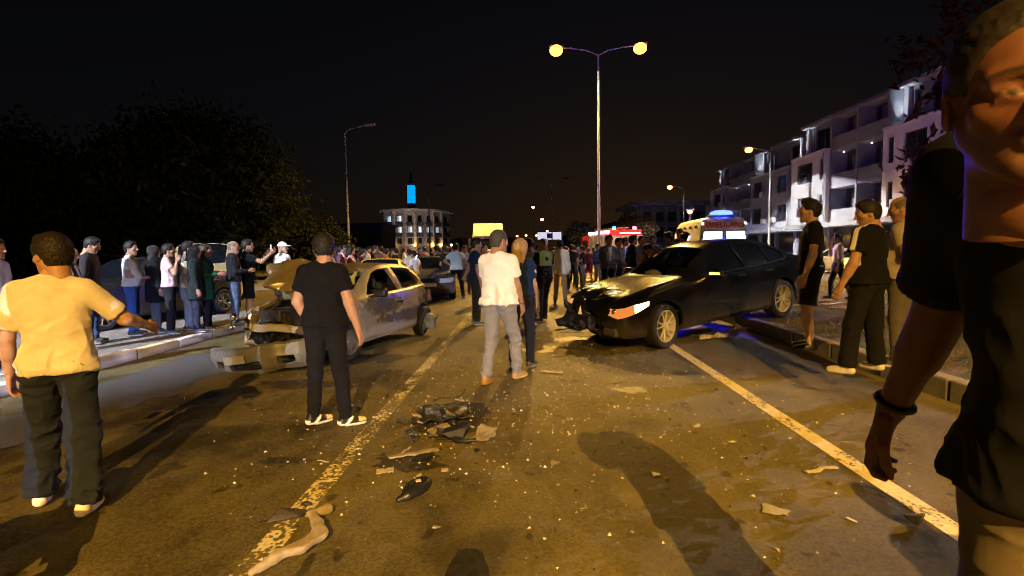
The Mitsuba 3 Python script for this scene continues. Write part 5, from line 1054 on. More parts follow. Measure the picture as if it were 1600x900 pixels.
# ---------------------------------------------------------------- fire engine and lorry
def fire_engine():
    key = thing('fire_engine', 'red fire engine with white lit roof edge behind the standing group', 'fire engine'); red = (.45, .02, .03)
    p0, p1 = aty(948, 380, 52), aty(1031, 380, 40); x0, x1 = p1[0] - 2.6, p1[0]
    M = pose(x0 + 1.3 - 1.2, 40, 0, .16)
    put('body', rbox(-1.25, 1.25, 0, 5.6, .75, 3.05, .06), 'paint', key, red, 30, M=M); put('cab', rbox(-1.2, 1.2, 5.9, 8.3, .6, 2.75, .15), 'paint', key, red, 30, M=M); put('chassis', rbox(-1., 1., .1, 8.2, .45, .74, .03), 'plastic', key, (.03, .03, .03), 30, M=M)
    for i in range(4): k = put('locker', tm([bx(-1.285, -1.251, .25 + i * 1.35, 1.45 + i * 1.35, 1.0, 2.7)] + [bx(-1.295, -1.286, .27 + i * 1.35, 1.43 + i * 1.35, 1.02 + j * .12, 1.1 + j * .12) for j in range(14)]), 'steel', key, (.5, .5, .52), M=M)
    for i in range(3): put('rear_locker', bx(-1.15 + i * .78, -.45 + i * .78, -.035, -.002, 1.0, 2.6), 'steel', key, (.4, .4, .45), M=M)
    put('scene_light', bx(-1.33, -1.26, .3, 5.4, 2.82, 3.0), 'lamp_black', key, M=M, emit=(30, 28, 34), weight=3., label='white light strip along the roof edge'); put('rear_light', bx(-.5, 1.1, -.03, -.002, 2.72, 2.84), 'lamp_black', key, M=M, emit=(2.5, 1.2, 3.), weight=.1)
    for s, e in ((-.8, (.5, 4., 14.)), (.8, (16, 1.5, 2.5))): put('beacon', tm(m3.Manifold.cylinder(.22, .14, .12, 14).translate((s, .4, 3.06))), 'lamp_black', key, M=M, emit=e, weight=.5)
    put('ladder', tm([rod((s, .2, 3.2), (s, 7.5, 3.3), .04, n=6) for s in (-.25, .25)] + [rod((-.25, .3 + i * .35, 3.2), (.25, .3 + i * .35, 3.2), .02, n=5) for i in range(20)]), 'steel', key, (.5, .5, .5), M=M)
    put('cab_window', tm([bx(-1.21, -1.195, 6.2, 7.9, 1.6, 2.4)]), 'dark_glass', key, M=M); put('stripe', bx(-1.256, -1.2515, .1, 5.5, .82, .96), 'plastic', key, (.7, .7, .7), M=M)
    for y in (1.4, 7.0):
        for s in (-1, 1): wheel(key, M @ pose(s * 1.1, y, .5) @ trimesh.transformations.rotation_matrix(math.pi / 2, [0, 0, 1]), .5, .28, .3, 'cover', s > 0, 'steel', (.4, .4, .4))
fire_engine()
def lorry():
    key = thing('lorry', 'white lorry with its cab roof lit orange in the middle of the road', 'lorry'); p = aty(762, 390, 42); M = pose(p[0], 42, 0, .05)
    put('trailer', rbox(-1.25, 1.25, 2.6, 13, 1.1, 3.9, .04), 'paint', key, (.55, .55, .58), 30, M=M); put('chassis', rbox(-1, 1, .3, 12.8, .6, 1.08, .04), 'plastic', key, (.03, .03, .03), 30, M=M)
    put('cab', rbox(-1.22, 1.22, 0, 2.2, .5, 2.95, .1), 'paint', key, (.6, .6, .58), 30, M=M); put('windscreen', rbox(-1.08, 1.08, -.02, .1, 1.75, 2.62, .04), 'dark_glass', key, None, 30, M=M)
    put('roof_deflector', tm_hull([(-1.15, .1, 2.97), (1.15, .1, 2.97), (-1.15, 2.1, 2.97), (1.15, 2.1, 2.97), (-1.12, .9, 3.85), (1.12, .9, 3.85), (-1.12, 2.1, 3.88), (1.12, 2.1, 3.88)]), 'paint', key, (.62, .62, .6), 30, M=M)
    put('sun_visor', rbox(-1.1, 1.1, -.22, -.02, 2.66, 2.8, .03), 'plastic', key, (.05, .05, .05), 30, M=M); put('grille', tm([bx(-.8, .8, -.03, -.003, z, z + .05) for z in np.arange(.95, 1.6, .1)]), 'plastic', key, (.04, .04, .04), M=M); put('bumper', rbox(-1.22, 1.22, -.12, .1, .4, .85, .05), 'plastic', key, (.3, .3, .3), 30, M=M)
    for s in (-1, 1): put('headlight', rbox(s * .95 - .2, s * .95 + .2, -.14, -.1, .6, .76, .02), 'lamp_black', key, M=M, emit=(2, 1.9, 1.7)); put('mirror', rbox(s * 1.42 - .1, s * 1.42 + .1, -.1, .05, 1.9, 2.6, .04), 'plastic', key, (.03, .03, .03), 30, M=M); put('marker_lamp', rbox(s * .7 - .08, s * .7 + .08, .0, .06, 2.96, 3.03, .01), 'lamp_black', key, M=M, emit=(8, 4, .6))
    for y in (1.1, 4.2, 10.2, 11.5):
        for s in (-1, 1): wheel(key, M @ pose(s * 1.08, y, .5) @ trimesh.transformations.rotation_matrix(math.pi / 2, [0, 0, 1]), .5, .3, .3, 'cover', s > 0, 'steel', (.4, .4, .4))
def tm_hull(p): return m3.Manifold.hull_points(np.array(p, float).tolist())
lorry()
# ---------------------------------------------------------------- the people
def P(px, foot, crown, label, face, zg=0., Y=None, h=None, **k):
    """stands where the photograph shows the feet; its height follows from the top of the head"""
    p = at(px, foot, zg) if Y is None else aty(px, foot, Y)
    hh = h or float(np.clip((aty(px, crown, p[1])[2] - zg) * .985, 1.5, 1.97))
    k.setdefault('res', float(np.clip(.0021 * p[1], .0075, .034))); k.setdefault('seed', int(px) + 7)
    return person((p[0], p[1], zg), face, hh, label, **k)
PI = math.pi
DK, BK, JEAN, GREY, BEIGE, WHITE, NAVY, CREAM = (.016, .016, .018), (.006, .006, .007), (.05, .08, .16), (.16, .16, .17), (.34, .27, .17), (.74, .72, .68), (.012, .018, .05), (.52, .46, .34)
GREYH, BLOND, BROWN = (.17, .16, .15), (.3, .2, .09), (.03, .018, .01)
def rib(col, z0=.985, z1=1.0):
    def fn(q, J, iU):
        c = np.tile(V(*col), (len(q), 1)); c[(q[:, 2] < .995) & (np.sin(q[:, 0] * 900) > .2) & (np.abs(q[:, 0]) < .25)] *= .93; return c
    return fn
# --- near figures
P(108, 794, 357, 'man in a cream yellow t-shirt and wide dark jeans at the left edge', -.42, legs=(((.05, -.08, -1), (.05, -.3, -1)), ((.1, .26, -1), (.12, .06, -1))), arms=(((.62, .3, -.72), (.3, .9, -.3)), ((.3, .1, -1), (.1, .3, -1))), look=(-.85, .12), top=(.56, .51, .42), bottom=(.014, .018, .03), flare=.03, shoes=(.66, .63, .58), sole=(.7, .68, .62),
  top_fn=rib((.56, .51, .42)), loose=.6, bulk=.95, hairstyle='short', res=.0085, sleeve=.8, belly=.0, hem=.02, fold=1.9)
LEGF = ((('fwd')), ('mid'))
def sneaker(v, sx):
    w = (np.abs(v[:, 1] - .02 - (v[:, 2] - .05) * .8) < .018) | ((v[:, 1] < -.05) & (v[:, 2] < .06)) | (v[:, 2] < .034); y = (v[:, 1] > .11) & (v[:, 2] > .04)
    return np.where(w[:, None], V(.7, .68, .62), np.where(y[:, None], V(.6, .46, .16), V(.012, .012, .014)))
P(514, 664, 362, 'broad man in black, back turned, in two tone sneakers before the wrecked hatchback', .22, legs=(((.1, .03, -1), (.12, -.04, -1)), ((.06, .0, -1), (.05, -.06, -1))), arms=(((.34, -.05, -1), (.22, .2, -1)), ((.36, .0, -1), (-.15, .5, -.9))), look=(-.6, .1), top=BK, bottom=(.008, .008, .01), shoe_fn=sneaker, sole=(.68, .64, .56), bulk=1.06, hairstyle='short', loose=1.2, res=.0085, toe=(.75, .75))
k, w_, J, U, M_ = P(782, 599, 355, 'grey haired man in a white t-shirt striding across the middle of the road', .5, legs=(((.03, .42, -1), (.0, .1, -1)), ((.03, -.05, -1), (.03, -.28, -1))), arms=('low', 'low'), look=(.35, .1), top=(.76, .74, .70), bottom=(.2, .2, .215), hairstyle='crop', hairc=(.05, .046, .042), shoes=(.34, .2, .09), sole=(.6, .45, .2), belly=.06, bulk=1.03, loose=1.3, res=.0085, beard=.5, fold=1.8)
f = trimesh.creation.torus(.036, .007, 20, 8); put('bracelet', f, 'plastic', k, (.12, .01, .02), True, M=M_ @ trimesh.transformations.translation_matrix(J['wri', 0] + V(0, 0, .01)))
def police(v_, J, iU): return np.where((np.hypot(np.abs(v_[:, 0]) - .25, v_[:, 2] - 1.33) < .035)[:, None], V(.5, .5, .5), V(.01, .022, .075))
P(815, 574, 372, 'woman with long blonde hair in a dark blue t-shirt, back turned', .35, legs=('mid', 'stand'), arms=('low', 'hold'), look=(.2, .1), female=True, hairstyle='long', hairc=(.36, .24, .1), top_fn=police, bottom=(.012, .014, .026), res=.0095, tuck=True, bulk=1.0)
P(829, 498, 372, 'man in a grey green t-shirt and beige trousers behind the blonde woman', -.4, legs=('mid', 'stand'), top=(.10, .105, .085), bottom=(.46, .38, .24), look=(-.3, .2), belly=.03)
def vest(q, J, iU):
    z, x, y = q[:, 2], np.abs(q[:, 0]), q[:, 1]; v = (x < .16) & (z > 1.2); c = np.tile(V(.01, .011, .013), (len(q), 1)); c[v] = V(.5, .72, .22); c[v & (z < 1.235)] = V(.6, .6, .56); c[(np.hypot(x - .0, z - 1.34) < .045) & (y < -.02)] = V(.03, .05, .04); return c
def checker(v):
    c = np.tile(V(.01, .01, .012), (len(v), 1)); s = (np.abs(v[:, 0]) > .13) & (v[:, 2] < .72) & (np.abs(v[:, 1] - .0) < .05); t = s & ((np.floor(v[:, 2] / .028) + np.floor((v[:, 1] + 1) / .028)).astype(int) % 2 == 0); c[t] = V(.7, .68, .6); return c
k, w_, J, U, M_ = P(851, 503, 372, 'traffic officer in a yellow green vest with white belt and checkered trouser stripe', -.55, legs=('fwd', 'stand'), arms=('low', 'hold'), look=(-.6, .1), top_fn=vest, bottom_fn=checker, tuck=True, belt=(.7, .7, .68), shoes=(.02, .02, .02), hairstyle='cap', hairc=(.2, .2, .2), res=.014)
P(745, 507, 371, 'man in a navy shirt in profile just left of the striding white t-shirt man', 1.25, arms=('hang', 'behind'), top=NAVY, bottom=(.02, .018, .016), look=(.1, .1), tuck=False)
P(714, 467, 379, 'man in a pale blue t-shirt with hands on hips, back turned', .15, legs=('wide', 'wide'), arms=('hip', 'hip'), top=(.42, .56, .64), bottom=BK)
P(876, 474, 373, 'man in a loose white shirt and beige trousers walking away beyond the traffic officer', .2, legs=('fwd', 'back'), arms=('hang', 'hang'), top=WHITE, bottom=(.33, .25, .15), sleeve=1.9, hem=.1, loose=1.8)
# --- right verge
P(1264, 546, 310, 'young man in black t-shirt and shorts at the tail of the black saloon', -1.25, zg=.30, legs=('stand', 'mid'), arms=('pocket', ((.15, .1, -1), (.0, .3, -1))), look=(.05, -.02), top=BK, bottom=(.01, .01, .012), shorts=True, hairstyle='quiff', shoes=(.012, .012, .013), sole=(.02, .02, .02), res=.0105, skin='fair')
def stripe(q, J, iU):
    c = np.tile(V(.007, .007, .008), (len(q), 1)); m = (q[:, 0] < -.1) & (q[:, 2] > 1.1) & (np.abs(q[:, 1] + .01 - .0) < .028) & (q[:, 0] < -.115 + (1.45 - q[:, 2]) * .05); m = (q[:, 0] < -.04) & (np.abs(q[:, 1] - .0) < .024) & (q[:, 2] > 1.12); c[m] = V(.62, .6, .57); return c
P(1352, 583, 310, 'tall man in black with a white sleeve stripe and white shoes on the verge', -.55, zg=.31, legs=(((.16, .03, -1), (.12, -.04, -1)), ((.24, .1, -1), (.2, .0, -1))), arms=('low', ((.35, .05, -1), (.1, .4, -.9))), look=(-.75, .2), top_fn=stripe, bottom=(.008, .008, .009), shoes=(.5, .46, .42), sole=(.5, .48, .45), flare=.025, loose=2., bulk=1.1, hairstyle='short', res=.0095)
P(1404, 572, 305, 'bald man in a beige shirt half hidden behind the tall man in black', -.75, zg=.31, arms=('behind', 'behind'), look=(-.3, .25), top=(.3, .26, .19), bottom=(.08, .07, .055), hairstyle='bald', hairc=(.1, .085, .07), belly=.07, bulk=1.05, res=.0105, jowl=1.)
P(1308, 467, 361, 'man in a white shirt walking with a phone at his ear on the far carriageway', -1.2, legs=('fwd', 'push'), arms=('ear', 'hang'), top=WHITE, bottom=(.012, .013, .018), tuck=True, sleeve=1.2)
# --- in front of and behind the black saloon
for a in [
    (951, 15.0, 366, 'man in a dark grey jacket over a white shirt standing beside the tall lamp post', 2.9, dict(top_fn=lambda q, J, iU: np.where(((q[:, 1] > .05) & (np.abs(q[:, 0]) < .05 * (q[:, 2] - 1.1) / .3))[:, None], V(.6, .58, .55), V(.075, .072, .068)), sleeve=1.95, bottom=BK, arms=('clasp', 'clasp'), top_name='jacket')),
    (966, 17.0, 371, 'short man in a dark coat just behind the grey jacket man', 2.6, dict(top=(.05, .045, .045), sleeve=1.9, bottom=DK)),
    (976, 18.4, 367, 'person in a white top with the head turned away behind the dark coats', 1.9, dict(top=(.6, .58, .56), bottom=DK, hairc=BROWN)),
    (988, 15.6, 366, 'man in a black jacket standing with hands in pockets left of the pale shirt man', 1.4, dict(top=BK, sleeve=1.95, bottom=(.07, .07, .075), arms=('pocket', 'pocket'))),
    (1002, 16.6, 360, 'man in a pale grey shirt standing with folded hands in front of the fire engine', 2.9, dict(top=(.42, .45, .47), bottom=(.03, .03, .035), arms=('clasp', 'clasp'))),
    (1020, 16.4, 361, 'dark haired man in a black top in front of the red fire engine', -2.9, dict(top=(.02, .02, .02), bottom=DK)),
    (1026, 13.6, 381, 'man in a white shirt bending over his lit phone behind the bonnet', -1.3, dict(top=(.6, .58, .62), bottom=DK, lean=.3, look=(0, .4), arms=('hold', 'hold'), h=1.72)),
    (1047, 13.4, 346, 'tall officer in dark blue with a reflective sleeve band behind the black saloon', -1.2, dict(top_fn=lambda q, J, iU: np.where(((np.abs(q[:, 2] - 1.22) < .018) & (np.abs(q[:, 0]) > .16))[:, None], V(.55, .55, .55), V(.012, .018, .045)), bottom=NAVY, look=(-.2, .2), arms=('hold', 'hold'), tuck=True)),
    (1062, 15.5, 357, 'man behind the tall police officer with his face half hidden', -2.6, dict(top=(.03, .03, .04), bottom=DK)),
    (1071, 14.2, 362, 'curly haired man holding a phone to his ear left of the ambulance', -.8, dict(top=(.01, .012, .03), bottom=DK, hairstyle='curly', arms=('ear', 'ear')))]:
    px, Y, top, lb, face, kw = a; zg = .3 if Y > 13.0 and aty(px, 400, Y)[0] > 4.3 else 0.
    P(px, 420, top, lb, face, zg=zg, Y=Y, **kw)
# --- the row on the left pavement
S = .15
def lrow(px, foot, crown, label, face, Y=None, **k): return P(px, foot, crown, label, face, zg=S, Y=Y, **k)
lrow(211, 524, 376, 'man in a light beige t-shirt and jeans with clasped hands on the kerb', 1.15, arms=('clasp', 'clasp'), top=(.48, .44, .36), bottom=(.035, .07, .19), belly=.06, bulk=1.05, look=(.35, 0), shoes=(.02, .02, .025), hairstyle='short')
lrow(246, 520, 383, 'woman in a long black coat and headscarf beside the beige t-shirt man', .75, female=True, hairstyle='scarf', hairc=(.03, .027, .025), top=(.008, .008, .009), sleeve=1.95, hem=.3, bottom=(.07, .07, .075), top_name='coat', bulk=1.12, loose=1.8)
lrow(268, 505, 380, 'man in a pink shirt holding a hand to his face behind the woman in black', 1.1, Y=9.6, top=(.5, .36, .36), bottom=DK, arms=('ear', 'hang'))
lrow(291, 517, 385, 'stooping man in a beige polo shirt and grey trousers looking at the wreck', 1.35, legs=('fwd', 'stand'), arms=('low', 'hang'), lean=.26, look=(.15, .1), top=(.42, .38, .29), bottom=(.17, .18, .2), belly=.07, hairc=BROWN, hairstyle='crop')
lrow(299, 500, 376, 'young man looking over the shoulder of the stooping man', 1.1, Y=10.3, top=(.1, .09, .085), bottom=DK)
lrow(308, 500, 384, 'woman in a dark jacket and black headscarf left of the green coat', 1.0, Y=9.8, female=True, hairstyle='scarf', hairc=(.012, .012, .013), top=(.015, .02, .02), sleeve=1.95, hem=.25, bottom=(.02, .022, .04), top_name='jacket', loose=1.7)
lrow(325, 499, 380, 'woman in a dark green coat with a hand raised to her chin', 1.2, Y=10.1, female=True, hairstyle='bob', hairc=BROWN, top=(.015, .075, .045), sleeve=1.95, hem=.3, bottom=(.015, .016, .025), arms=('hold', 'cross'), top_name='coat', loose=1.6)
lrow(368, 488, 375, 'bald man in a black jacket and blue jeans before the gold people carrier', 1.0, Y=10.5, hairstyle='bald', hairc=(.14, .12, .1), top=(.012, .012, .016), sleeve=1.95, bottom=(.06, .085, .15), arms=('hold', 'hang'), look=(.3, 0), bulk=1.06, top_name='jacket', jowl=.6)
k, w_, J, U, M_ = lrow(390, 486, 373, 'man in black t-shirt and shorts holding up a white phone', .95, Y=10.9, top=BK, bottom=BK, shorts=True, arms=('up', 'up'), look=(.2, 0))
q = (M_ @ np.append(J['wri', 0] * .5 + J['wri', 1] * .5 + V(0, .05, .12), 1))[:3]; put('phone', rbox(-.04, .04, -.006, .006, -.075, .075, .005), 'plastic', None, (.6, .6, .62), 30, M=pose(*q, -.95), label='white phone held up by the man in black shorts', cat='phone')
lrow(444, 470, 377, 'person in a white cap and white t-shirt standing behind the raised bonnet', .5, Y=11.5, hairstyle='cap', hairc=(.68, .67, .62), top=(.66, .65, .6), bottom=DK, look=(.9, 0))
lrow(118, 540, 384, 'old white haired man in a dark vest over a white shirt', 1.15, Y=7.9, hairstyle='bald', hairc=(.4, .39, .37), jowl=1., top_fn=lambda q, J, iU: np.where((np.abs(q[:, 0]) > .155)[:, None] | ((q[:, 1] > .07) & (np.abs(q[:, 0]) < .045))[:, None], V(.56, .53, .53), V(.015, .016, .022)), sleeve=1.9, bottom=DK, belly=.04, look=(.2, .25))
lrow(146, 535, 369, 'tall man with glasses and a dark jacket leaning over the old man in the vest', 1.2, Y=8.6, top=(.03, .027, .027), sleeve=1.95, bottom=(.05, .07, .13), look=(.0, .3), lean=.08, top_name='jacket')
lrow(3, 560, 372, 'man in a light blue shirt cut by the left edge of the picture', 1.3, Y=6.4, top=(.4, .46, .54), bottom=DK, look=(.1, .05))
# --- crowd behind the two wrecks
crowd = [(505, 15.2, 378, 'bearded man in a grey t-shirt right of the black t-shirt man, in the crowd', 1.4, dict(top=(.2, .19, .19), beard=.9)),
    (518, 15.9, 385, 'woman in a pale sleeveless top in the crowd behind the hatchback roof', 1.2, dict(female=True, hairstyle='tail', top=(.45, .36, .27), sleeve=.35)),
    (533, 16.8, 383, 'man in a plum shirt, third from the left of the crowd behind the hatchback', 1.3, dict(top=(.13, .06, .08))),
    (541, 17.6, 381, 'man in a red and white shirt in the crowd behind the hatchback', 1.5, dict(top=(.5, .12, .1))),
    (549, 17.0, 384, 'woman with a pink top in the crowd before the lamp post', 1.1, dict(female=True, hairstyle='bob', top=(.5, .3, .3))),
    (560, 18.4, 385, 'pair member in a purple t-shirt just right of the grey lamp post', 1.3, dict(top=(.1, .07, .13))),
    (567, 18.0, 388, 'shorter person in a mauve top right of the grey lamp post', 1.2, dict(top=(.25, .17, .2), female=True, hairstyle='tail')),
    (586, 19.5, 383, 'man in a black t-shirt behind the yellow taxi roof', 1.5, dict(top=(.03, .03, .035))),
    (596, 20.5, 384, 'man in a brown t-shirt behind the yellow taxi roof', -1.0, dict(top=(.14, .08, .06))),
    (604, 21.5, 388, 'person in an orange top behind the yellow taxi', 1.0, dict(top=(.5, .22, .08), female=True, hairstyle='bob')),
    (619, 19.5, 386, 'person in a black jacket facing the taxi', -1.2, dict(top=BK, sleeve=1.9)),
    (641, 18.0, 389, 'man in a cream shirt right of the taxi', -.9, dict(top=(.62, .58, .46))),
    (648, 17.2, 390, 'man in a white shirt close to the rear of the taxi', -1.1, dict(top=WHITE)),
    (657, 22.5, 386, 'man in a dark red top behind the dark saloon', 2.6, dict(top=(.1, .03, .03))),
    (690, 20.8, 385, 'man in a black shirt leaning over the dark saloon', -1.0, dict(top=BK, lean=.2)),
    (698, 18.4, 384, 'man in dark clothes left of the pale blue t-shirt man', -.6, dict(top=(.02, .02, .022))),
    (727, 19.6, 384, 'person in a grey shirt right behind the pale blue t-shirt man', 2.8, dict(top=(.25, .25, .25))),
    (737, 22.0, 386, 'person in a light pink top seen between two backs', 3.0, dict(top=(.55, .42, .42), female=True, hairstyle='bob')),
    (757, 16.0, 380, 'dark haired man hidden behind the shoulder of the white t-shirt man', 2.5, dict(top=(.3, .05, .05))),
    (842, 15.0, 381, 'man with a pale shirt facing the traffic officer', 2.7, dict(top=(.5, .47, .4))),
    (893, 20.5, 381, 'man with a black backpack walking behind the loose white shirt', .2, dict(top=(.02, .018, .018))),
    (896, 26.0, 383, 'man in a cream shirt far down the lane beside the backpack man', .3, dict(top=(.6, .52, .38))),
    (903, 23.0, 385, 'man in a blue cap far down the lane', .4, dict(top=(.1, .14, .2), hairstyle='cap', hairc=(.3, .4, .6))),
    (911, 22.0, 384, 'officer in black with a white belt far down the lane', -1.2, dict(top=BK, tuck=True, belt=(.5, .5, .5))),
    (919, 25.0, 386, 'woman in a short dark red dress far down the lane', .4, dict(top=(.1, .015, .02), female=True, hairstyle='tail', hem=.3, bottom=(.1, .015, .02), shorts=True)),
    (927, 31.0, 386, 'far person in a grey top left of the tall lamp post foot', .4, dict(top=(.2, .2, .2))),
    (888, 34.0, 386, 'far man in a white t-shirt in the vanishing road', 3.0, dict(top=(.6, .6, .58))),
    (880, 38.0, 387, 'far person in dark clothes in the vanishing road', 0., dict(top=DK)),
    (866, 30.0, 385, 'far man in a navy top right of the traffic officer', .6, dict(top=NAVY)),
    (818, 28.0, 384, 'far man in a grey top between the blonde woman and the officer', 2.8, dict(top=(.25, .24, .22))),
    (770, 27.0, 385, 'far person in a white top in front of the lorry', 2.8, dict(top=(.5, .5, .5))),
    (752, 26.0, 386, 'far person in a green top in front of the lorry', 2.9, dict(top=(.1, .16, .1))),
    (712, 30.0, 387, 'far man in a beige top in front of the corner building', -.4, dict(top=(.4, .34, .25))),
    (675, 31.0, 387, 'far man in a black top in front of the corner building', .9, dict(top=DK)),
    (632, 28.0, 387, 'far woman in a white dress under the orange uplights', 1.2, dict(top=(.6, .58, .55), female=True, hairstyle='long', hem=.35)),
    (664, 24.0, 385, 'man in a grey polo shirt right of the man in the dark red top', -.8, dict(top=(.22, .22, .23))),
    (683, 26.0, 384, 'man in a white polo shirt in the gap above the dark saloon', 1.2, dict(top=(.55, .55, .54))),
    (703, 23.5, 386, 'woman in a black top and long hair left of the pale blue t-shirt man', 1.0, dict(top=BK, female=True, hairstyle='long')),
    (724, 27.0, 384, 'man in a brown jacket just right of the pale blue t-shirt man, farther back', 2.9, dict(top=(.1, .06, .04), sleeve=1.9)),
    (576, 22.0, 385, 'man in a beige shirt behind the gap right of the mauve top', 1.4, dict(top=(.4, .34, .25))),
    (528, 19.0, 384, 'tall woman in a dark top between the pale top and the plum shirt', 1.3, dict(top=(.04, .03, .05), female=True, hairstyle='bob')),
    (884, 24.5, 384, 'man in a green t-shirt left of the backpack man', .3, dict(top=(.05, .12, .06))),
    (934, 22.5, 380, 'man in a dark blue jacket right beside the tall lamp post', 2.4, dict(top=(.03, .04, .08), sleeve=1.9)),
    (612, 33.0, 388, 'far person in a teal top under the orange uplights', 1.4, dict(top=(.08, .2, .2)))]
rp = random.Random(77)
for i, (px, Y, top, lb, face, kw) in enumerate(crowd):
    kw.setdefault('bottom', rp.choice([DK, BK, JEAN, GREY, (.05, .05, .06), (.2, .16, .1)])); kw.setdefault('arms', (rp.choice(['hang', 'pocket', 'cross', 'clasp', 'hold']),) * 2); kw.setdefault('legs', rp.choice([('stand', 'mid'), ('wide', 'stand'), ('stand', 'stand'), ('fwd', 'back')]))
    X = aty(px, 400, Y)[0]; kw.setdefault('skin', rp.choice(['tan', 'fair', 'olive'])); kw.setdefault('hairc', rp.choice([(.012, .009, .007), BROWN, (.05, .04, .035), (.01, .01, .01)]))
    P(px, 420, top, lb, face, zg=S if X < KL - .2 else 0., Y=Y, **kw)
# --- the man in the foreground, leaning in from the right
k, w_, J, U, M_ = person((1.04, .93, 0), PI + .9, 2.13, 'dark haired man in a black t-shirt and khaki trousers close by at the right edge', legs=('stand', 'wide'), arms=(((.3, -.56, -1), (.42, .0, -1)), 'hang'), lean=.15, side=.03, look=(-.4, .03), hs=.83, skin=(.11, .045, .025), top=(.006, .006, .0065),  # skin and trousers coloured darker to stand in for shade on him
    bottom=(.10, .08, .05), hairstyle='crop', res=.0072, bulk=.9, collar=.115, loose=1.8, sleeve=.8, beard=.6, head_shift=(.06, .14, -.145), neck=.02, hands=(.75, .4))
d = unit(J['wri', 0] - J['elb', 0]); f = trimesh.creation.torus(.034, .006, 24, 8); Mx = trimesh.geometry.align_vectors([0, 0, 1], d); Mx[:3, 3] = J['wri', 0] - d * .02; put('bracelet', f, 'plastic', k, (.01, .008, .008), True, M=M_ @ Mx)

# --- people behind the camera, whose shadows fall on the road in view
person((-.02, -.52, 0), 0., 1.74, 'person taking the photograph, standing behind the camera with a raised phone', arms=(((.25, .3, -.95), (-.35, .62, .8)), ((.25, .3, -.95), (-.35, .62, .8))), res=.012)
person((2.15, .2, 0), .1, 1.72, 'bystander right of the camera, outside the picture', res=.014, top=DK)
person((-2.35, .35, 0), -.1, 1.78, 'bystander left of the camera, outside the picture', res=.014, top=DK, arms=('hip', 'hip'))

# phones with lit screens and a bag, held in the crowd
for px, py, Y, yw, lb in ((1024, 398, 13.35, 1.2, 'lit phone held by the stooping man in the white shirt'), (1076, 372, 14.05, .5, 'phone at the ear of the curly haired man'), (22, 569, 3.35, .3, 'blue lit phone in the left hand of the man in cream'), (536, 398, 16.4, -1., 'lit phone held up in the crowd behind the hatchback'), (650, 402, 17.0, 1., 'lit phone in the hand of the man in the white shirt')):
    q = aty(px, py, Y); k = put('phone', rbox(-.037, .037, -.005, .005, -.075, .075, .004), 'plastic', None, (.02, .02, .022), 30, M=pose(*q, yw, 0, .5), label=lb, cat='phone'); put('screen', bx(-.033, .033, -.0075, -.0055, -.07, .07), 'lamp_black', k, M=pose(*q, yw, 0, .5), emit=(1.6, 1.9, 2.6), weight=.03)
# ---------------------------------------------------------------- wreckage on the road
def shard(kind, r, size):
    g = np.random.default_rng(r)
    if kind == 'strip': m = tm(rbox(-size, size, -size * .13, size * .13, 0, size * .07, .004)); m = crumple(m, size * .12, 2.2 / size, r, length=size * .2)
    elif kind == 'panel': m = crumple(tm(rbox(-size, size, -size * .7, size * .7, 0, .006, .003)), size * .22, 1.6 / size, r, length=size * .16)
    elif kind == 'chunk':
        m = tm(m3.Manifold.hull_points((g.normal(size=(12, 3)) * V(size * .5, size * .4, size * .25)).tolist()))
    else: m = tm(m3.Manifold.extrude(m3.CrossSection([[(math.cos(t) * size * q, math.sin(t) * size * q) for t, q in zip(np.sort(g.random(6)) * 6.28, .5 + .6 * g.random(6))]]), .004))
    v = np.array(m.vertices); v[:, 2] -= v[:, 2].min(); m.vertices = v; return m
def lie(name, label, cat, m, px, py, yaw=0., tilt=0., color=(.02, .02, .02), bsdf='plastic', group=None, z=.003, smooth=30):
    p = at(px, py); M = pose(p[0], p[1], 0, yaw, tilt); m = tm(m).copy(); m.apply_transform(M); v = np.array(m.vertices); v[:, 2] += z - v[:, 2].min(); m.vertices = v
    return put(name, m, bsdf, None, color, smooth, label=label, cat=cat, group=group)
# curved beige trim lying over the lane line
pts = [V(.06, .34, .02), V(.0, .24, .035), V(.1, .13, .05), V(.17, .02, .05), V(.13, -.1, .045), V(.04, -.2, .03), V(-.02, -.3, .012)]
f = Field((-.2, -.5, -.02), (.4, .5, .12), .008)
for a, b, r0, r1 in zip(pts, pts[1:], (.024, .018, .026, .038, .034, .024), (.018, .026, .038, .034, .024, .018)): f.rc(a, b, r0, r1, .03)
f.plane((0, 0, .055), (0, 0, 1)); lie('trim_piece', 'curved beige plastic trim piece lying across the worn lane line', 'car part', displace(f.mesh(), lambda p: .016 * (meshkit.fbm(p * 12, 3, 3) - .5) + .012 * (ridged(p * 9, 2) - .6)), 452, 850, -.1, color=lambda v: V(.24, .2, .13) * (.5 + .9 * meshkit.fbm(v * 22, 3, 4))[:, None], smooth=True, bsdf='matte')
lie('trim_piece', 'dark broken bracket beside the curved beige trim piece', 'car part', tm([shard('chunk', 3, .09), shard('strip', 4, .12)]), 440, 812, .6, color=(.03, .025, .02))
m = Field((-.2, -.3, -.02), (.2, .3, .12), .006); m.ell((0, 0, .03), (.075, .14, .045), .02); m.rc((.0, -.12, .02), (-.03, -.17, .015), .035, .02, .02); m.ell((0, .02, .075), (.05, .1, .02), .01, carve=True); m.plane((0, 0, 0.002), (0, 0, -1))
k = lie('mirror_housing', 'black torn off wing mirror housing lying in the middle of the lane', 'car part', m.mesh(), 652, 768, -.35, color=(.01, .01, .011), smooth=True)
p = at(652, 768); put('sensor', rbox(-.018, .018, -.018, .018, 0, .008, .003), 'plastic', k, (.45, .36, .2), 30, M=pose(p[0] + .005, p[1] + .02, .062, .3))
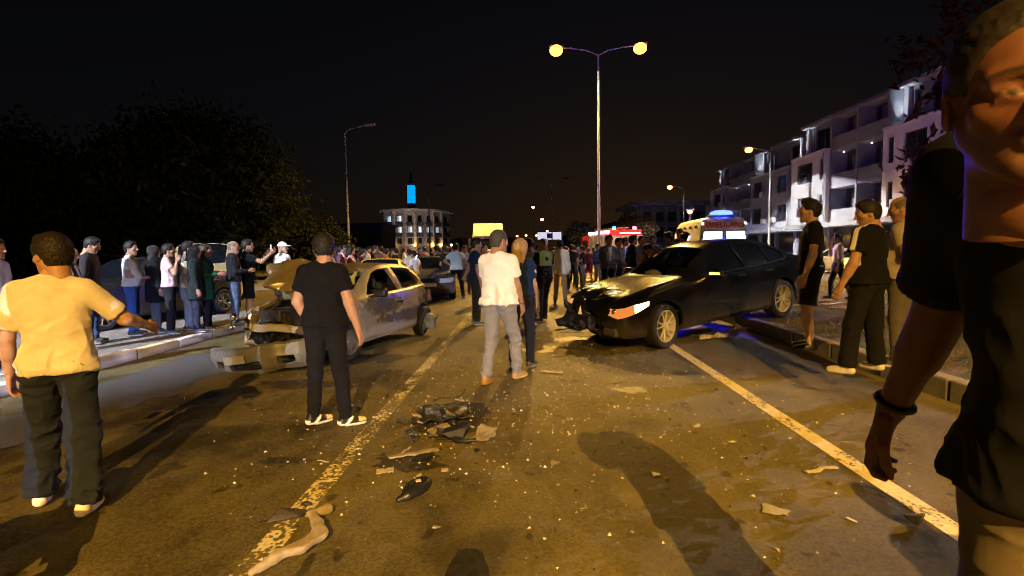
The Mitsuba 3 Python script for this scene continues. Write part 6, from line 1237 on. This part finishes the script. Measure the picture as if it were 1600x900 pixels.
lie('bumper_piece', 'crumpled black bumper piece, largest of the pile in the middle of the road', 'car part', crumple(tm([shard('panel', 11, .24), tm(rbox(-.2, .24, -.05, .1, .03, .12, .02))]), .06, 6, 3, length=.05), 694, 655, .3, color=lambda v: V(.02, .02, .019) * (1 + 3 * (meshkit.noise(v * 30) > .7))[:, None], bsdf='plastic')
lie('bumper_piece', 'pale torn edge standing up from the crumpled bumper pile', 'car part', shard('panel', 12, .09), 722, 646, .9, .9, color=(.35, .3, .22)); lie('bumper_piece', 'beige fragment at the left of the crumpled bumper pile', 'car part', shard('panel', 13, .07), 655, 655, .5, .3, color=(.4, .33, .2))
lie('grille_piece', 'black grille fragment below the crumpled bumper pile', 'car part', crumple(tm([rbox(-.12, .12, y, y + .014, 0, .02, .004) for y in (-.06, -.03, 0, .03)] + [rbox(-.12, -.1, -.06, .05, 0, .025, .004)]), .03, 8, 4), 690, 682, .2, color=(.014, .014, .014))
lie('trim_strip', 'long dark plastic strip pointing right from the grille fragment', 'car part', shard('strip', 21, .17), 712, 691, -.05, color=(.03, .028, .025)); lie('trim_strip', 'grey beige bent strip left of the mirror housing', 'car part', shard('strip', 22, .2), 648, 712, .42, color=(.2, .17, .11)); lie('trim_strip', 'short upright beige end of the bent strip', 'car part', shard('strip', 23, .08), 634, 706, 1.3, color=(.32, .27, .17))
lie('trim_strip', 'dark piece under the bent strip', 'car part', shard('chunk', 24, .09), 660, 722, .1, color=(.015, .015, .014)); lie('plastic_piece', 'small beige plastic piece left of the mirror housing', 'car part', shard('panel', 25, .06), 602, 738, .3, color=(.32, .28, .18))
lie('trim_strip', 'split yellowish strip lying right of the striding man', 'car part', tm([shard('strip', 31, .15), rod((-.1, .03, .01), (.15, -.02, .03), .008)]), 862, 583, -.25, color=(.3, .25, .14)); lie('trim_strip', 'bent wire piece on the asphalt left of the black saloon', 'car part', tm([rod((-.12, -.03, .01), (.05, .0, .012), .008), rod((.05, 0, .012), (.12, .08, .03), .007)]), 963, 598, .2, color=(.2, .17, .1))
lie('plastic_piece', 'pale bent plastic strip in the shadow near the right edge line', 'car part', shard('strip', 33, .14), 1282, 737, .35, color=(.34, .3, .2)); lie('plastic_piece', 'clear grey lens fragment in front of the right edge line', 'car part', shard('panel', 34, .07), 1212, 802, -.5, color=(.3, .28, .22), bsdf='plastic')
lie('plastic_piece', 'black chunk with a glint in the dark shadow at the lower right', 'car part', shard('chunk', 35, .08), 1425, 822, .4, color=(.06, .06, .06)); lie('bumper_piece', 'black bumper corner lying before the nose of the black saloon', 'car part', crumple(tm(rbox(-.28, .2, -.08, .08, 0, .12, .03)), .07, 6, 5, length=.06), 890, 513, .1, color=(.012, .012, .012)); lie('trim_strip', 'beige trim strip on the road under the saloon nose', 'car part', shard('strip', 36, .22), 893, 519, -.05, color=(.4, .34, .2))
rq = random.Random(17)
for i in range(16):
    px, py = 690 + rq.gauss(0, 34), 668 + rq.gauss(0, 22); kd = rq.choice(['strip', 'panel', 'chunk', 'panel'])
    lie('wreck_piece', 'torn plastic piece of the dark tangled pile in mid lane', 'car part', crumple(shard(kd, 100 + i, rq.uniform(.05, .13)), .025, 9, i), px, py, rq.uniform(0, 6), rq.uniform(-.7, .7), rq.choice([(.015, .015, .015), (.02, .018, .016), (.03, .026, .02), (.22, .18, .11)]), group='torn pieces of the dark pile in mid lane')
# torn sheet under the black saloon, boards behind it
p = at(1128, 528); sh_ = crumple(trimesh.Trimesh(*trimesh.remesh.subdivide_to_size(*[np.array(x) for x in (sheet(-.42, .42, -.22, .22, .0, 6, 4).vertices, sheet(-.42, .42, -.22, .22, .0, 6, 4).faces)], .05, max_iter=10)), .16, 4.2, 6); v = np.array(sh_.vertices); v[:, 2] = np.abs(v[:, 2]) + .01 + .14 * np.clip(v[:, 0] / .4, 0, 1); sh_.vertices = v
put('torn_sheet', sh_, 'cloth', None, (.6, .56, .47), True, M=pose(p[0], p[1], .0, .1), label='crumpled white plastic sheet under the side of the black saloon', cat='plastic sheet')
for i, (px, py, yw, L, c, lb) in enumerate(((1290, 468, -.1, .5, (.5, .44, .34), 'long pale broken board on the verge behind the young man in shorts'), (1300, 476, .25, .42, (.55, .42, .3), 'second pale board lying across the long broken board'), (1270, 481, .0, .3, (.3, .2, .16), 'short brown board nearest to the young man in shorts'), (1236, 486, .8, .22, (.5, .48, .46), 'white plastic fragment at the tail of the black saloon'))):
    q = at(px, py, .33); put('board', crumple(tm(rbox(-L, L, -.08, .08, 0, .03, .006)), .03, 3, i, length=.1), 'matte', None, c, 30, M=pose(q[0], q[1], float(verge_z(q[0], q[1])) + .03 + .03 * i, yw), label=lb, cat='board')
for i in range(3):
    q = at(1246 + 9 * i, 470 + 14 * (i % 2), .3); put('bumper_piece', crumple(tm(rbox(-.12, .12, -.05, .05, 0, .16, .02)), .07, 6, 40 + i, length=.05), 'plastic', None, (.4, .39, .38) if i != 1 else (.03, .03, .03), 30, M=pose(q[0], q[1], float(verge_z(q[0], q[1])), i), label=('grey bumper shard standing on the verge behind the saloon, left one', 'black bumper shard between two grey ones behind the saloon', 'grey bumper shard on the verge behind the saloon, right one')[i], cat='car part')
# rubbish heap at the foot of the tall lamp post
rr = random.Random(5)
for i in range(6): q = at(918 + i * 7, 440 + rr.uniform(-3, 4)); put('wreck_part', crumple(tm(rbox(-.25, .25, -.15, .15, 0, .14, .03)), .12, 4, 60 + i, length=.08), 'plastic', None, rr.choice([(.2, .2, .28), (.05, .05, .05), (.35, .33, .3)]), 30, M=pose(q[0], q[1], 0, i), label='broken car part in the heap at the tall lamp post', cat='car part', group='broken parts heaped at the lamp post')
# single fragments, then the glass grains
spots = [(1010, 578, 'pale flake beside the bent wire piece'), (905, 569, 'shiny flake left of the saloon nose shadow'), (918, 590, 'shard midway between the split strip and the bent wire'), (880, 662, 'pale flake left of the long shadow, upper of two'), (888, 657, 'pale flake left of the long shadow, lower of two'), (1143, 692, 'pale flake alone right of the long shadow'),
    (1090, 667, 'flake between the long shadow and the edge line'), (867, 726, 'flake alone in the middle foreground'), (1043, 748, 'brightest flake inside the long shadow'), (1025, 742, 'small flake inside the long shadow'), (470, 688, 'pale ring like flake below the black sneakers'), (505, 723, 'white splinter beside the worn lane line'), (606, 622, 'dark chunk on the worn lane line'),
    (598, 712, 'dark chunk left of the bent strip'), (748, 705, 'flake right of the dark plastic strip'), (695, 735, 'flake right above the mirror housing'), (680, 828, 'flake below the mirror housing'), (478, 792, 'dark chunk right of the curved trim'), (1330, 815, 'flake left of the black chunk with a glint'), (1365, 667, 'flake beside the right kerb'),
    (735, 668, 'flake right of the crumpled bumper pile'), (560, 640, 'dark chunk between the sneakers and the lane line'), (912, 798, 'splinter low in the middle of the foreground'), (990, 835, 'flake at the lower end of the long shadow'), (1180, 650, 'flake near the bend of the edge line'), (425, 722, 'dark smear like piece in the left foreground'), (400, 614, 'dark strip in front of the torn bumper')]
spots += [(x, y, None) for x, y in ((985, 552), (955, 563), (943, 603), (812, 640), (775, 655), (870, 760), (830, 690), (700, 700), (620, 690), (740, 760), (1215, 863), (1240, 600), (1060, 600), (1000, 640), (930, 640), (845, 610), (790, 625), (640, 640), (590, 660), (560, 745), (655, 745), (1120, 610), (1150, 745))]
rr = random.Random(9); GR = 'small scattered car fragments'
for i, (px, py, lb) in enumerate(spots):
    dark = lb and 'dark' in lb; c = rr.choice([(.03, .028, .025), (.02, .02, .02)]) if dark else rr.choice([(.4, .35, .26), (.34, .28, .18), (.46, .44, .4), (.2, .16, .1)]) if lb else rr.choice([(.3, .25, .16), (.02, .02, .02), (.05, .045, .04)])
    kd = 'chunk' if dark else 'strip' if lb and 'splint' in lb else 'flake' if lb else rr.choice(['flake', 'chunk', 'strip', 'chunk'])
    lie('fragment', lb + ' on the asphalt' if lb else 'small piece of broken car plastic lying loose on the road', 'fragment', shard(kd, i, rr.uniform(.02, .045) if lb else rr.uniform(.012, .03)), px, py, rr.uniform(0, 6), rr.uniform(-.4, .4), c, group=GR)
g = np.random.default_rng(12); n = 3600; c0 = np.array([(.2, 8.2), (.8, 7.2), (-1.6, 6.2), (.3, 5.2), (-.6, 4.6), (1.2, 5.0)])[g.integers(0, 6, n)]; xy = c0 + g.normal(size=(n, 2)) * V(1.0, 1.1); ok = (xy[:, 1] > 1.6) & (xy[:, 0] > -4) & (xy[:, 0] < 4); xy = xy[ok]; n = len(xy)
s = (.003 + .011 * g.random(n) ** 4)[:, None, None]; tet = np.array([(-1, -.6, 0), (1, -.5, 0), (.1, 1, 0), (.1, .1, 1.)]); an = g.random(n) * 6.28; Rz = np.stack([np.stack([np.cos(an), -np.sin(an)], 1), np.stack([np.sin(an), np.cos(an)], 1)], 1)
v = tet[None] * s * (.6 + .8 * g.random((n, 4, 3))); v[:, :, :2] = np.einsum('nij,nkj->nki', Rz, v[:, :, :2]); v[:, :, :2] += xy[:, None]; v[:, :, 2] += .003; i = np.arange(n)[:, None] * 4
gmesh = trimesh.Trimesh(v.reshape(-1, 3), np.vstack([i + [0, 1, 3], i + [1, 2, 3], i + [2, 0, 3], i + [0, 2, 1]]), process=False); gcol = np.repeat(np.where(g.random((n, 1)) < .45, V(.6, .58, .5), np.where(g.random((n, 1)) < .5, V(.02, .02, .02), V(.3, .25, .16))), 4, 0)
put('glass_grains', gmesh, 'plastic', None, lambda v: gcol, kind='stuff', label='glass crumbs and tiny splinters strewn over the road', cat='broken glass')
# spilled water in the left lane and dark fluid stains
def blob(cx, cy, rx, ry, seed, z):
    t = np.linspace(0, 2 * np.pi, 90, endpoint=False); r = .3 + 1.3 * meshkit.fbm(np.stack([np.cos(t) * 2.2, np.sin(t) * 2.2, t * 0 + seed], 1), 5, seed); v = np.vstack([[cx, cy, z], np.stack([cx + rx * r * np.cos(t), cy + ry * r * np.sin(t), t * 0 + z], 1)]); i = np.arange(90)
    return trimesh.Trimesh(v, np.stack([i * 0, i + 1, (i + 1) % 90 + 1], 1), process=False)
scene['wet'] = two({'type': 'bumpmap', 'arbitrary': mikit.proc(road_bump, .003), 'scale': .0008, 'bsdf': {'type': 'principled', 'base_color': rgb(.05, .05, .05), 'roughness': .33, 'specular': .6}})
put('spilled_water', blob(-4.7, 6.6, .75, 1.9, 3, .006), 'wet', kind='structure', label='wet patch of spilled fluid in the left lane'); put('spilled_water', blob(-4.9, 4.3, .5, 1.1, 5, .006), 'wet', kind='structure', label='smaller wet patch near the left edge line')

def stain_color(p, n, uv): g = n_(p.x * 70, p.y * 70); return mi.Color3f(.03, .027, .021) * (.5 + .9 * g)
mat('stain', mikit.proc(stain_color), .5, 0, .4)
for i, (px, py, rx, ry) in enumerate(((695, 662, .42, .3), (645, 722, .28, .16), (590, 560, .5, .4), (470, 600, .5, .22), (900, 530, .5, .25), (845, 545, .3, .3), (760, 560, .25, .5), (735, 640, .2, .25), (985, 610, .2, .16), (440, 720, .16, .07))):
    q = at(px, py); put('fluid_stain', blob(q[0], q[1], rx, ry, 20 + i, .0025), 'stain', kind='structure', label='dark fluid stain soaked into the asphalt')
